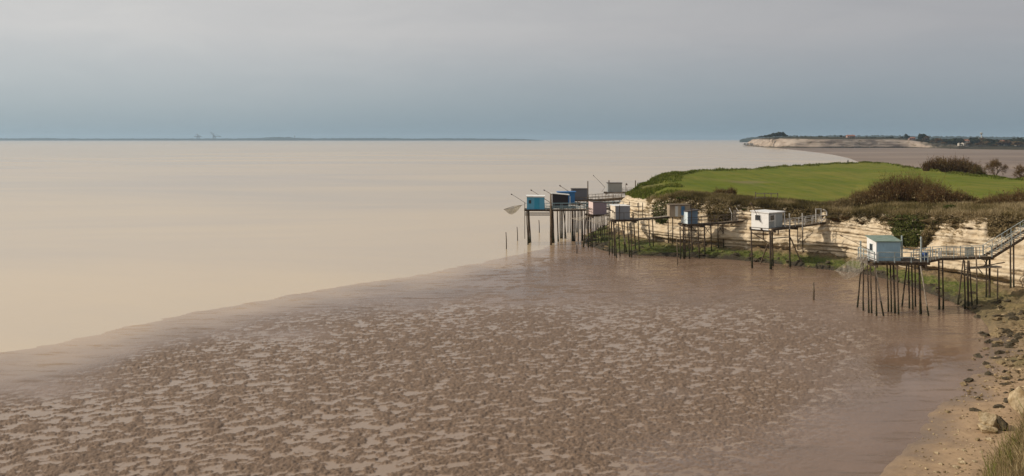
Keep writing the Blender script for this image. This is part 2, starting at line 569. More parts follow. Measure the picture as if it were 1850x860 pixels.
def cliff_mat():
    m = bpy.data.materials.new('pale_limestone')
    m.use_nodes = True
    t = m.node_tree
    b = t.nodes['Principled BSDF']
    b.inputs['Roughness'].default_value = 0.92
    b.inputs['Specular IOR Level'].default_value = 0.15
    tcn = N(t, 'ShaderNodeTexCoord')
    rec = N(t, 'ShaderNodeAttribute', attribute_name='seam').outputs['Fac']
    hgt = N(t, 'ShaderNodeAttribute', attribute_name='hgt').outputs['Fac']
    mpn = N(t, 'ShaderNodeMapping', inp={3: (0.25, 0.25, 2.2)})
    t.links.new(tcn.outputs['Object'], mpn.inputs[0])
    n = N(t, 'ShaderNodeTexNoise', inp={'Scale': 1.3, 'Detail': 6, 'Roughness': 0.65, 'Distortion': 0.25})
    t.links.new(mpn.outputs[0], n.inputs['Vector'])
    mpv = N(t, 'ShaderNodeMapping', inp={3: (0.5, 0.5, 0.10)})
    t.links.new(tcn.outputs['Object'], mpv.inputs[0])
    nv = N(t, 'ShaderNodeTexNoise', inp={'Scale': 1.0, 'Detail': 5, 'Roughness': 0.65})
    t.links.new(mpv.outputs[0], nv.inputs['Vector'])
    n2 = N(t, 'ShaderNodeTexNoise', inp={'Scale': 1.7, 'Detail': 6, 'Roughness': 0.7})
    t.links.new(tcn.outputs['Object'], n2.inputs['Vector'])
    c = mixc(t, maprange(t, n.outputs[0], 0.3, 0.68, 0, 1), (0.72, 0.61, 0.45), (0.55, 0.43, 0.28))
    c = mixc(t, maprange(t, nv.outputs[0], 0.52, 0.72, 0, 0.55), c, (0.27, 0.20, 0.13))     # run-off stains
    c = mixc(t, maprange(t, n2.outputs[0], 0.58, 0.74, 0, 0.6), c, (0.74, 0.66, 0.53))
    c = mixc(t, mth(t, 'MULTIPLY', rec, 0.75), c, (0.13, 0.09, 0.055))                      # bedding seams and foot hollows coloured darker
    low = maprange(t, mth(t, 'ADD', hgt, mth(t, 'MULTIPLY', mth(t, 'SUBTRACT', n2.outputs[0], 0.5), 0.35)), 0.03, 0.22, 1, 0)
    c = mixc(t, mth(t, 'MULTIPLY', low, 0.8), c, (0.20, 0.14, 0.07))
    t.links.new(c, b.inputs['Base Color'])
    n3 = N(t, 'ShaderNodeTexNoise', inp={'Scale': 3.5, 'Detail': 6, 'Roughness': 0.7})
    t.links.new(tcn.outputs['Object'], n3.inputs['Vector'])
    bp = N(t, 'ShaderNodeBump', inp={'Strength': 0.7, 'Distance': 0.25})
    t.links.new(n3.outputs[0], bp.inputs['Height'])
    t.links.new(bp.outputs[0], b.inputs['Normal'])
    return m


CLIFF_MAT = cliff_mat()
CFOOT = np.array([tuple(a) for a, b in CL], float)
CTOP = np.array([tuple(b) for a, b in CL], float)


def ring_param():
    d = np.r_[0, np.cumsum(np.linalg.norm(np.diff(CFOOT[:, :2], axis=0), axis=1))]
    return d


def build_cliff():
    d = ring_param()
    i0, i1 = 7, 21                                            # the face seen close by gets the fine mesh
    ts = np.r_[np.linspace(0, d[i0], 60)[:-1], np.linspace(d[i0], d[i1], 620)[:-1], np.linspace(d[i1], d[-1], 150)]
    # smooth the corner points a little
    F = np.stack([np.interp(ts, d, CFOOT[:, k]) for k in range(3)], 1)
    T = np.stack([np.interp(ts, d, CTOP[:, k]) for k in range(3)], 1)
    nv = 64
    t = np.linspace(0, 1, nv)
    out = F - T
    out[:, 2] = 0
    out /= np.linalg.norm(out, axis=1)[:, None]
    # wall profile: undercut foot, near-vertical middle, sloping crumbly top
    prof = np.interp(t, [0, 0.06, 0.13, 0.2, 0.55, 0.82, 1.0], [0.22, 0.30, 0.10, 0.06, 0.28, 0.55, 1.0])
    P = F[:, None, :] * (1 - prof)[None, :, None] + T[:, None, :] * prof[None, :, None]
    P[:, :, 2] = F[:, None, 2] - 0.9 + (T[:, None, 2] - F[:, None, 2] + 0.9) * t[None, :]
    S = np.broadcast_to(ts[:, None], P.shape[:2])
    Z = P[:, :, 2]
    bed = Z + 0.012 * S + 0.10 * fbm(S / 14, Z * 0, octv=3, seed=8)              # gently dipping beds
    lay = fbm(bed * 1.15, S / 30, octv=3, seed=14, gain=0.6)                     # each bed stands out by its own amount
    seam = np.zeros_like(Z)
    lay0 = fbm(S / 1.2, Z / 2, octv=3, seed=19)
    rng = random.Random(4)
    zz = 0.9
    while zz < 9.5:
        w = rng.uniform(0.045, 0.07)
        on = sstep(-0.25, 0.25, fbm(S / rng.uniform(5, 11), S * 0 + zz * 3, octv=2, seed=int(zz * 50)) + 0.3)
        seam = np.maximum(seam, on * np.exp(-((bed - zz + 0.05 * lay0) / w) ** 2))
        zz += rng.uniform(0.28, 0.75)
    rough = fbm(S / 2.4, Z / 1.2, octv=5, seed=31, gain=0.55)
    gully = np.abs(fbm(S / 4.2, Z / 14, octv=3, seed=37))
    blk = fbm(S / 1.5 + 0.6 * lay0, bed / 0.55, octv=2, seed=83)
    blk = np.round(blk * 2.5) / 2.5
    disp = 0.13 * blk + 0.40 * lay + 0.34 * rough + 0.70 * (gully - 0.3) * (0.25 + 1.2 * t[None, :]) - 0.30 * seam
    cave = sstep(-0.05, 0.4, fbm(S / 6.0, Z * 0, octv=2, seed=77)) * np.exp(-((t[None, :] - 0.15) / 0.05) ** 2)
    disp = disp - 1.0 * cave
    big = fbm(S / 16, Z / 20, octv=2, seed=61)
    disp = disp + 0.7 * big
    edge = np.minimum(1, (1 - t[None, :]) * 7)
    P[:, :, 0] += out[:, None, 0] * disp * edge
    P[:, :, 1] += out[:, None, 1] * disp * edge
    P[:, :, 2] += (0.10 * rough * (1 - edge * 0.5))
    hgt = np.broadcast_to(t[None, :], Z.shape)
    vs = P.reshape(-1, 3)
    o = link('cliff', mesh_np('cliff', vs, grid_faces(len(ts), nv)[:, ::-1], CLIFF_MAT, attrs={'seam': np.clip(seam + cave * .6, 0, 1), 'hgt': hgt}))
    tag(o, 'low pale limestone cliff with level bedding ledges', kind='structure')
    return P, out, ts


CP, COUT, CTS = build_cliff()


def field_mat():
    m = bpy.data.materials.new('field_grass')
    m.use_nodes = True
    t = m.node_tree
    b = t.nodes['Principled BSDF']
    b.inputs['Roughness'].default_value = 0.95
    b.inputs['Specular IOR Level'].default_value = 0.1
    tcn = N(t, 'ShaderNodeTexCoord')
    edge = N(t, 'ShaderNodeAttribute', attribute_name='rough_edge').outputs['Fac']
    n = N(t, 'ShaderNodeTexNoise', inp={'Scale': 0.045, 'Detail': 5, 'Roughness': 0.6})
    t.links.new(tcn.outputs['Object'], n.inputs['Vector'])
    n2 = N(t, 'ShaderNodeTexNoise', inp={'Scale': 0.9, 'Detail': 6, 'Roughness': 0.75})
    t.links.new(tcn.outputs['Object'], n2.inputs['Vector'])
    mpn = N(t, 'ShaderNodeMapping', inp={3: (1.0, 0.06, 1.0), 2: (0, 0, -0.5)})
    t.links.new(tcn.outputs['Object'], mpn.inputs[0])
    n3 = N(t, 'ShaderNodeTexNoise', inp={'Scale': 0.55, 'Detail': 3})
    t.links.new(mpn.outputs[0], n3.inputs['Vector'])
    c = mixc(t, maprange(t, n.outputs[0], 0.36, 0.64, 0, 1), (0.110, 0.132, 0.009), (0.175, 0.160, 0.026))
    c = mixc(t, maprange(t, n3.outputs[0], 0.4, 0.65, 0, 0.55), c, (0.072, 0.112, 0.010))
    c = mixc(t, maprange(t, n2.outputs[0], 0.35, 0.7, 0, 0.5), c, (0.155, 0.165, 0.04))
    rgh = mixc(t, maprange(t, n2.outputs[0], 0.4, 0.62, 0, 1), (0.075, 0.075, 0.020), (0.18, 0.145, 0.065))
    c = mixc(t, edge, c, rgh)
    bare = N(t, 'ShaderNodeAttribute', attribute_name='bare').outputs['Fac']
    c = mixc(t, mth(t, 'MULTIPLY', bare, 0.55), c, (0.20, 0.155, 0.09))
    t.links.new(c, b.inputs['Base Color'])
    bp = N(t, 'ShaderNodeBump', inp={'Strength': 0.6, 'Distance': 0.15})
    t.links.new(n2.outputs[0], bp.inputs['Height'])
    t.links.new(bp.outputs[0], b.inputs['Normal'])
    return m


PAIRS = [((22.8, 171, 7.3), (22.8, 171, 7.3)), ((22.8, 163, 7.3), (26, 180, 7.9)), ((24.0, 156, 7.4), (31, 193, 8.9)), ((26.0, 148.5, 8.2), (36, 203, 9.4)), ((29.6, 142.6, 8.3), (48, 232, 9.2)), ((36.8, 136.8, 8.0), (82, 277, 8.7)),
         ((43.4, 131.2, 7.7), (111, 311, 8.8)), ((48.2, 126.5, 7.5), (134, 337, 8.6)), ((50.2, 118.5, 8.1), (140, 330, 8.4)), ((52.2, 114, 8.4), (127, 285, 8.5)), ((54.2, 109, 8.8), (117, 240, 8.4)), ((56, 105.5, 9.0), (116.5, 227, 8.35)),
         ((58, 102, 9.2), (116, 214, 8.3)), ((60.3, 98, 9.3), (115.5, 205, 8.3)), ((62, 88.5, 9.6), (115, 197, 8.3)), ((58.5, 76, 10), (132, 170, 8.5)), ((51, 65, 10.5), (146, 155, 8.7)), ((45, 60, 11), (160, 140, 9)), ((37, 48, 12), (170, 120, 9.5)), ((33, 36, 12), (178, 100, 10))]
PF = np.array([a for a, b in PAIRS]); PB = np.array([b for a, b in PAIRS])
PD = np.r_[0, np.cumsum(np.linalg.norm(np.diff(PF[:, :2], axis=0), axis=1))]


def plateau_xyz(s, w):
    """s: metres along the cliff top from the point of the headland; w: metres in from the edge"""
    s = np.asarray(s, float); w = np.asarray(w, float)
    s, w = np.broadcast_arrays(s, w)
    A = np.stack([np.interp(s, PD, PF[:, k]) for k in range(3)], -1)
    B = np.stack([np.interp(s, PD, PB[:, k]) for k in range(3)], -1)
    L = np.linalg.norm(B - A, axis=-1) + 1e-6
    t = np.clip(w / L, 0, 1)
    P = A * (1 - t)[..., None] + B * t[..., None]
    back = L - w
    inner = sstep(0, 5.5, w) * sstep(0, 4, back)
    P[..., 2] += inner * 0.5 + 0.18 * inner * fbm(P[..., 0] / 6, P[..., 1] / 6, octv=3, seed=101)
    hum = sstep(60, 15, s) * inner
    P[..., 2] += hum * (0.35 * fbm(P[..., 0] / 7, P[..., 1] / 9, octv=3, seed=111) - 0.1)
    verge = np.exp(-((back - 4.0) / 2.0) ** 2) * 0.3
    P[..., 2] += verge
    return P, back


def build_field():
    ss = np.r_[np.linspace(0, 90, 330)[:-1], np.linspace(90, PD[-1], 60)]
    nw = 170
    tt = np.linspace(0, 1, nw) ** 1.6
    A = np.stack([np.interp(ss, PD, PF[:, k]) for k in range(3)], -1)
    B = np.stack([np.interp(ss, PD, PB[:, k]) for k in range(3)], -1)
    L = np.linalg.norm(B - A, axis=-1)
    w = L[:, None] * tt[None, :]
    P, back = plateau_xyz(np.broadcast_to(ss[:, None], w.shape), w)
    wob = fbm(P[..., 0] / 4, P[..., 1] / 4, octv=3, seed=121)
    reach = np.interp(ss, [0, 40, 58, 70, 95], [4.0, 5.0, 7.0, 13.0, 11.0])[:, None]
    re = np.maximum(1 - sstep(reach, reach + 2.5, w + wob * 1.8), 0.75 * (1 - sstep(3.0, 6.0, back + wob * 2)))
    re = np.maximum(re, sstep(30, 12, ss)[:, None] * (0.55 + 0.5 * wob))
    bare = np.exp(-(((P[..., 0] - 51) / 4.5) ** 2 + ((P[..., 1] - 190) / 9) ** 2)) * (0.6 + 0.8 * wob)
    o = link('field', mesh_np('field', P.reshape(-1, 3), grid_faces(len(ss), nw)[:, ::-1], field_mat(), attrs={'rough_edge': np.clip(re, 0, 1), 'bare': np.clip(bare, 0, 1)}))
    tag(o, 'bright green grass field on the cliff top', kind='structure')


build_field()


def shore_mat():
    m = bpy.data.materials.new('foreshore')
    m.use_nodes = True
    t = m.node_tree
    b = t.nodes['Principled BSDF']
    b.inputs['Specular IOR Level'].default_value = 0.3
    tcn = N(t, 'ShaderNodeTexCoord')
    sand = N(t, 'ShaderNodeAttribute', attribute_name='sand').outputs['Fac']
    alg = N(t, 'ShaderNodeAttribute', attribute_name='algae').outputs['Fac']
    damp = N(t, 'ShaderNodeAttribute', attribute_name='damp').outputs['Fac']
    n = N(t, 'ShaderNodeTexNoise', inp={'Scale': 1.6, 'Detail': 6, 'Roughness': 0.7})
    t.links.new(tcn.outputs['Object'], n.inputs['Vector'])
    n2 = N(t, 'ShaderNodeTexNoise', inp={'Scale': 6.0, 'Detail': 5, 'Roughness': 0.7})
    t.links.new(tcn.outputs['Object'], n2.inputs['Vector'])
    rock = mixc(t, maprange(t, n.outputs[0], 0.35, 0.65, 0, 1), (0.26, 0.185, 0.095), (0.13, 0.09, 0.05))
    green = mixc(t, maprange(t, n2.outputs[0], 0.35, 0.65, 0, 1), (0.038, 0.050, 0.009), (0.125, 0.145, 0.024))
    dark = mixc(t, maprange(t, n2.outputs[0], 0.35, 0.65, 0, 1), (0.022, 0.018, 0.012), (0.07, 0.055, 0.035))
    c = mixc(t, mth(t, 'MULTIPLY', alg, maprange(t, n.outputs[0], 0.3, 0.55, 0.5, 1.0)), rock, green)
    c = mixc(t, damp, c, dark)
    sd = mixc(t, maprange(t, n.outputs[0], 0.35, 0.65, 0, 1), (0.38, 0.258, 0.152), (0.28, 0.188, 0.110))
    sd = mixc(t, maprange(t, n2.outputs[0], 0.5, 0.75, 0, 0.5), sd, (0.42, 0.31, 0.20))
    sdw = mixc(t, damp, sd, (0.185, 0.128, 0.087))
    c = mixc(t, sand, c, sdw)
    t.links.new(c, b.inputs['Base Color'])
    t.links.new(mth(t, 'SUBTRACT', 0.9, mth(t, 'MULTIPLY', damp, mth(t, 'MULTIPLY', sand, 0.68))), b.inputs['Roughness'])
    bp = N(t, 'ShaderNodeBump', inp={'Distance': 0.12})
    t.links.new(mth(t, 'SUBTRACT', 0.9, mth(t, 'MULTIPLY', sand, 0.6)), bp.inputs['Strength'])
    t.links.new(n2.outputs[0], bp.inputs['Height'])
    t.links.new(bp.outputs[0], b.inputs['Normal'])
    return m


SHORE = {}


def build_shore():
    # rows from the mud edge to the cliff foot, matched by hand
    foot = {k: CFOOT[k] for k in range(len(CL))}
    M = MUDEDGE
    pr = [(M[0], foot[0]), (M[1], foot[1]), (M[2], foot[2]), (M[3], foot[3]), (M[4], foot[4]), (M[5], foot[6] * .5 + foot[5] * .5), (M[6], foot[7]), (M[7], foot[8]), (M[8], foot[9]), (M[9], foot[11]),
          (M[10], foot[12]), (M[11], foot[13]), (M[12], foot[14]), (M[13], foot[15]), (M[14], foot[16]), (M[15], foot[17]), (M[16], foot[19]), (M[17], foot[20]), (M[18], foot[20] * .5 + foot[21] * .5), (M[19], foot[21]), (M[20], foot[22]), (M[21], foot[23])]
    a = np.array([tuple(p) for p, q in pr]); b = np.array([tuple(q) for p, q in pr])
    a = smooth_line(a, 900, 2); b = smooth_line(b, 900, 2)
    # keep the matching by length along the mud edge
    dirn = b - a
    dirn[:, 2] = 0
    Ln = np.linalg.norm(dirn, axis=1)
    dirn /= Ln[:, None]
    nt_ = 90
    t = np.linspace(-0.12, 1.0, nt_)
    ext = b + dirn * 1.6
    X = a[:, None, 0] * (1 - t) + ext[:, None, 0] * t
    Y = a[:, None, 1] * (1 - t) + ext[:, None, 1] * t
    beach = sstep(92, 66, a[:, 1])[:, None] * np.ones((1, nt_))
    zf = (b[:, 2] + 0.15)[:, None]
    tp = np.clip(t, 0, 1)[None, :]
    prof_rock = 0.30 * sstep(0, 0.10, tp) + 0.70 * tp ** 1.1
    prof_sand = 0.10 * sstep(0, 0.15, tp) + 0.9 * tp ** 1.35
    z = -0.02 + zf * (prof_rock * (1 - beach) + prof_sand * beach)
    z = z + np.minimum(t, 0)[None, :] * 2.2
    r1 = fbm(X / 1.3, Y / 1.3, octv=4, seed=141, gain=0.6)
    r2 = fbm(X / 4.0, Y / 2.2, octv=3, seed=151)
    on = sstep(0.0, 0.14, tp)
    bl = sstep(0.2, 0.55, r2) * 0.35
    z = z + (1 - beach) * on * (0.26 * np.abs(r1) + bl - 0.05) + beach * on * (0.035 * r1 + 0.07 * r2)
    step = np.round(z / 0.32) * 0.32
    z = np.where(beach < 0.5, z * 0.45 + step * 0.55, z)
    # rocky patch between beach and shelf
    patch = sstep(62, 70, Y) * sstep(0.25, 0.6, tp + 0.25 * r2) * beach
    z = z + patch * (0.22 * np.abs(r1) + 0.1 * bl)
    damp = np.clip(np.where(beach > 0.5, sstep(0.50, 0.0, tp + 0.16 * r2 + 0.05 * r1), sstep(0.20, 0.06, tp + 0.10 * r1)), 0, 1)
    damp = damp * (1 - 0.75 * sstep(101, 88, Y) * (beach < .5))
    algae = sstep(0.88, 0.5, tp + 0.22 * r2) * (1 - 0.75 * sstep(104, 90, Y)) + patch * 0.25 * sstep(0.1, 0.5, r1)
    sand = np.clip(beach - patch * 0.9, 0, 1)
    vs = np.stack([X.ravel(), Y.ravel(), z.ravel()], 1)
    o = link('foreshore', mesh_np('foreshore', vs, grid_faces(900, nt_)[:, ::-1], shore_mat(), attrs={'sand': sand, 'algae': np.clip(algae, 0, 1), 'damp': damp}))
    tag(o, 'sandy beach running into a green weedy rock shelf below the cliff', kind='structure')
    SHORE.update(a=a, b=b, X=X, Y=Y, z=z, t=t, beach=beach)


build_shore()


def shore_z(x, y):
    d = (SHORE['X'] - x) ** 2 + (SHORE['Y'] - y) ** 2
    i = np.unravel_index(np.argmin(d), d.shape)
    if d[i] > 9:
        return 0.08
    return max(float(SHORE['z'][i]), 0.08)


# ------------------------------------------------------------------ far land
def far_strip(name, label, px0, px1, dist, tops, mat, depth, seed, base=-0.3, bump=0.12, n=420):
    """a low wooded shore: ridge line from (px, row) pairs of the photograph at its distance"""
    px = np.linspace(px0, px1, n)
    row = np.interp(px, [a for a, b in tops], [b for a, b in tops])
    x = (px - 925) / FPX * dist
    h = CAM_H + (HOR - row) / FPX * dist
    h = np.maximum(h + bump * h * fbm(px / 6, px * 0, octv=4, seed=seed, gain=0.7), 0.5)
    ks = [(0, base), (0.02, 0.35), (0.12, 0.72), (0.35, 0.95), (0.6, 1.0), (1.0, 0.55)]
    vs = []
    for k, (dk, hk) in enumerate(ks):
        y = dist + depth * dk
        hh = np.full(n, base) if k == 0 else h * hk * (1 + 0.10 * fbm(px / 3 + k * 9, px * 0, octv=2, seed=seed + k))
        vs.append(np.stack([x * y / dist, np.full(n, y), hh], 1))
    V = np.stack(vs, 1).reshape(-1, 3)
    o = link(name, mesh_np(name, V, grid_faces(n, len(ks))[:, ::-1], mat))
    tag(o, label, kind='structure')
    return o


WOOD = pmat('distant_woodland', (0.018, 0.026, 0.018), 0.95, 0.1, (0.035, 0.042, 0.026), scale=0.02, detail=4)
far_strip('far_shore', 'low blue wooded shore across the estuary', -300, 982, 11500, [(-300, 249.6), (0, 249.7), (90, 249.0), (110, 250.2), (300, 250.2), (440, 249.8), (468, 249.0), (490, 247.3), (515, 247.2), (530, 248.8), (560, 249.6), (700, 249.3), (740, 250.2), (800, 249.7), (905, 250.5), (940, 250.8), (982, 253.6)], WOOD, 2500, 7, bump=0.10)
far_strip('wooded_hills', 'blue wooded hills behind the far headland', 1336, 1990, 5200, [(1336, 253.5), (1340, 250.6), (1352, 248.4), (1368, 247.2), (1400, 245.5), (1420, 243.6), (1450, 244.6), (1475, 245.0), (1500, 243.0), (1530, 243.0), (1560, 244.0), (1600, 243.6), (1660, 244.6), (1690, 245.5), (1740, 245.6), (1780, 246.5), (1850, 247.0), (1990, 246)], WOOD, 1800, 17, bump=0.07)

HL = [((640, 2420, 0), (690, 2430, 22)), ((600, 2180, 0), (640, 2190, 21)), ((556, 1960, 0), (574, 1975, 20.5)), ((548, 1880, 0), (562, 1895, 21)), ((560, 1832, 0), (570, 1850, 21.5)), ((600, 1812, 0), (606, 1830, 21)), ((650, 1803, 0), (655, 1820, 20.5)), ((740, 1822, 0), (744, 1840, 20.5)),
      ((800, 1836, 0), (805, 1856, 19.5)), ((826, 1830, 0), (838, 1852, 16)), ((840, 1800, 0), (866, 1820, 11)), ((838, 1730, 0), (880, 1750, 8)), ((815, 1600, 0), (870, 1620, 6)), ((806, 1545, 0), (870, 1570, 5.5)), ((850, 1480, 0), (890, 1530, 5)), ((940, 1430, 0), (960, 1500, 5)), ((1200, 1380, 0), (1210, 1450, 6))]


def build_headland():
    f = smooth_line([a for a, b in HL], 420, 2); tp = smooth_line([b for a, b in HL], 420, 2)
    nv = 26
    t = np.linspace(0, 1, nv)
    out = f - tp; out[:, 2] = 0; out /= np.linalg.norm(out, axis=1)[:, None]
    prof = np.interp(t, [0, .1, .5, .85, 1], [0, .1, .3, .55, 1])
    P = f[:, None] * (1 - prof)[None, :, None] + tp[:, None] * prof[None, :, None]
    P[:, :, 2] = -0.8 + (tp[:, None, 2] + 0.8) * t[None, :]
    S = np.broadcast_to(np.arange(420)[:, None] * 1.9, P.shape[:2])
    rough = fbm(S / 18, P[:, :, 2] / 9, octv=4, seed=161, gain=0.6)
    lay = fbm(P[:, :, 2] / 2.6, S / 200, octv=2, seed=163)
    disp = (4.0 * rough + 1.2 * lay + 4 * np.abs(fbm(S / 28, P[:, :, 2] / 60, octv=2, seed=167))) * np.minimum(1, (1 - t) * 5)[None, :]
    disp = disp * np.clip(tp[:, None, 2] / 20, 0.2, 1)
    P[:, :, 0] += out[:, None, 0] * disp; P[:, :, 1] += out[:, None, 1] * disp
    m = pmat('far_limestone', (0.42, 0.345, 0.275), 0.95, 0.1, (0.27, 0.21, 0.165), scale=0.05, detail=6, stretch=(1, 1, 2.0), col3=(0.17, 0.13, 0.08), s3=0.06, f3=(0.56, 0.7), bump=0.6, bscale=0.25)
    low = sstep(17, 8, tp[:, None, 2] + 4 * rough) + sstep(.20, .10, t[None, :] + .05 * rough) * .9 + sstep(.80, .92, t[None, :] + .06 * rough)
    tr = m.node_tree
    bs = tr.nodes['Principled BSDF']
    la = N(tr, 'ShaderNodeAttribute', attribute_name='overgrown').outputs['Fac']
    src = bs.inputs['Base Color'].links[0].from_socket
    tr.links.new(mixc(tr, la, src, (0.045, 0.038, 0.022)), bs.inputs['Base Color'])
    o = link('far_headland_cliff', mesh_np('far_headland_cliff', P.reshape(-1, 3), grid_faces(420, nv)[:, ::-1], m, attrs={'overgrown': np.clip(low, 0, 1)}))
    tag(o, 'long pale cliff of the far headland across the bay', kind='structure')
    # the land on top of it
    tp2 = P[:, -1, :]
    k = np.linspace(0, 1, 24) ** 1.5
    far = np.stack([tp2[:, 0] + 260, tp2[:, 1] + 700, tp2[:, 2] * 0.5 + 14], 1)
    Q = tp2[:, None] * (1 - k)[None, :, None] + far[:, None] * k[None, :, None]
    Q[:, :, 2] += 1.2 * fbm(Q[:, :, 0] / 60, Q[:, :, 1] / 60, octv=2, seed=171) * np.minimum(k * 9, 1)
    g = pmat('headland_turf', (0.030, 0.034, 0.015), 0.95, 0.1, (0.055, 0.048, 0.024), scale=0.03, detail=5)
    o = link('headland_ground', mesh_np('headland_ground', Q.reshape(-1, 3), grid_faces(420, 24)[:, ::-1], g))
    tag(o, 'dark scrubby ground on top of the far headland', kind='structure')
    return Q


HQ = build_headland()


def land_z(x, y):
    d = (HQ[:, :, 0] - x) ** 2 + (HQ[:, :, 1] - y) ** 2
    i = np.unravel_index(np.argmin(d), d.shape)
    return float(HQ[i][2])


# ------------------------------------------------------------------ haze over the estuary
def build_haze():
    mb = MB()
    mb.quadbox([(-27500, -75, -1.4), (27500, -75, -1.4), (27500, 27500, -1.4), (-27500, 27500, -1.4), (-27500, -75, 125), (27500, -75, 125), (27500, 27500, 125), (-27500, 27500, 125)])
    m = bpy.data.materials.new('haze')
    m.use_nodes = True
    t = m.node_tree
    t.nodes.clear()
    v = N(t, 'ShaderNodeVolumePrincipled')
    v.inputs['Color'].default_value = (0.62, 0.82, 1.0, 1)
    v.inputs['Density'].default_value = 6.5e-5
    v.inputs['Anisotropy'].default_value = 0.2
    o = N(t, 'ShaderNodeOutputMaterial')
    t.links.new(v.outputs[0], o.inputs['Volume'])
    ob = mb.build('haze', m)
    tag(ob, 'thin pale sea haze over the estuary', kind='stuff')


build_haze()

# ------------------------------------------------------------------ fishing huts on stilts
WOOD_D = pmat('tarred_wood', (0.045, 0.032, 0.022), 0.85, 0.25, (0.10, 0.072, 0.048), scale=5, stretch=(1, 1, 0.3), bump=0.4)
WOOD_M = pmat('weathered_wood', (0.11, 0.082, 0.055), 0.88, 0.2, (0.20, 0.155, 0.11), scale=5, stretch=(1, 1, 0.3), bump=0.4)
WOOD_G = pmat('silver_grey_wood', (0.22, 0.185, 0.145), 0.9, 0.2, (0.36, 0.31, 0.25), scale=4, bump=0.3)
P_WHITE = pmat('white_paint', (0.78, 0.77, 0.74), 0.6, 0.3, (0.66, 0.64, 0.60), scale=1.6, detail=6, lo=0.45, hi=0.75, bump=0.1)
P_RAIL = pmat('pale_blue_rail_paint', (0.40, 0.46, 0.46), 0.6, 0.3, (0.26, 0.29, 0.28), scale=3, detail=5)
WEED = pmat('weed_on_posts', (0.020, 0.018, 0.010), 0.9, 0.2, (0.045, 0.042, 0.018), scale=9, detail=5, bump=0.8)
P_RAILB = pmat('faded_turquoise_rail_paint', (0.20, 0.34, 0.38), 0.6, 0.3, (0.30, 0.40, 0.42), scale=3, detail=5)
P_RAILW = pmat('white_rail_paint', (0.66, 0.64, 0.60), 0.65, 0.3, (0.45, 0.42, 0.37), scale=3, detail=5)
ROOF_FELT = pmat('dark_roof_felt', (0.07, 0.065, 0.065), 0.9, 0.2, (0.12, 0.105, 0.10), scale=3)
GLASS = pmat('dark_window_glass', (0.03, 0.035, 0.04), 0.12, 0.5)
IRON = pmat('rusty_iron', (0.10, 0.06, 0.04), 0.7, 0.4, (0.05, 0.04, 0.035), scale=8)


def paint(name, c, d=0.72, wear=None):
    return pmat(name, c, 0.65, 0.3, tuple(x * d for x in c), scale=1.4, detail=6, stretch=(1, 1, 0.35), lo=0.42, hi=0.72, bump=0.12, bscale=6, col3=wear, s3=2.3, f3=(0.66, 0.74)) if wear else \
        pmat(name, c, 0.65, 0.3, tuple(x * d for x in c), scale=1.4, detail=6, stretch=(1, 1, 0.35), lo=0.42, hi=0.72, bump=0.12, bscale=6)


def net_mat():
    m = bpy.data.materials.new('fine_netting')
    m.use_nodes = True
    t = m.node_tree
    b = t.nodes['Principled BSDF']
    b.inputs['Base Color'].default_value = (0.38, 0.335, 0.27, 1)
    b.inputs['Roughness'].default_value = 0.9
    tr = N(t, 'ShaderNodeBsdfTransparent')
    mx = N(t, 'ShaderNodeMixShader', inp={0: 0.24})
    t.links.new(tr.outputs[0], mx.inputs[1]); t.links.new(b.outputs[0], mx.inputs[2])
    # the meshes bunch up in folds: the cloth is closer there
    tcn = N(t, 'ShaderNodeTexCoord')
    mpn = N(t, 'ShaderNodeMapping', inp={3: (2.6, 2.6, 0.5), 2: (0.3, 0.5, 0)})
    t.links.new(tcn.outputs['Object'], mpn.inputs[0])
    n = N(t, 'ShaderNodeTexNoise', inp={'Scale': 1.6, 'Detail': 5, 'Roughness': 0.65})
    t.links.new(mpn.outputs[0], n.inputs['Vector'])
    t.links.new(maprange(t, n.outputs[0], 0.35, 0.7, 0.08, 0.42), mx.inputs[0])
    t.links.new(mx.outputs[0], t.nodes['Material Output'].inputs[0])
    return m


NET = net_mat()
NET_B = net_mat()
NET_B.name = 'greenish_netting'
NET_B.node_tree.nodes['Principled BSDF'].inputs['Base Color'].default_value = (0.24, 0.20, 0.11, 1)
NET_B.node_tree.nodes['Map Range'].inputs[3].default_value = 0.3
NET_B.node_tree.nodes['Map Range'].inputs[4].default_value = 0.6
RNG = random.Random(12)


def frame(O, deg):
    a = math.radians(deg)
    c, s = math.cos(a), math.sin(a)
    def F(u, v, z):
        return Vector((O.x + u * c - v * s, O.y + u * s + v * c, O.z + z))
    return F


def stilt(parent, pt, pb, pyb, ztop, r=0.075, zg=0.1, mat=None, name='stilt', yclamp=None, pyt=None):
    """a leaning post: foot at the photograph's point on the ground, head under the deck (or at the row pyt)"""
    y = (CAM_H - zg) * FPX / (pyb - HOR)
    if yclamp:
        y = min(max(y, yclamp[0]), yclamp[1])
    b = Vector(((pb - 925) / FPX * y, y, zg - 0.5))
    yt = y if yclamp is None else min(max(y, yclamp[0] + 0.2), yclamp[1] - 0.2)
    zt = ztop if pyt is None else CAM_H - (pyt - HOR) / FPX * yt
    t = Vector(((pt - 925) / FPX * yt, yt, zt))
    d = t - b
    j = lambda k: Vector((RNG.uniform(-k, k), RNG.uniform(-k, k), 0))
    pts = [b, b + d * .33 + j(.035), b + d * .66 + j(.035), t]
    o = MB().tube(pts, [r * 1.12, r * 1.05, r, r * .92], 7).build(name, mat or WOOD_D, parent, smooth=True)
    k = RNG.uniform(.24, .38)
    f = lambda q: b.lerp(pts[1], q / .33) if q <= .33 else pts[1].lerp(pts[2], (q - .33) / .33)
    MB().tube([b, f(k * .5), f(k)], [r * 1.32, r * 1.24, r * 1.06], 7).build('weed', WEED, o, smooth=True)
    return o


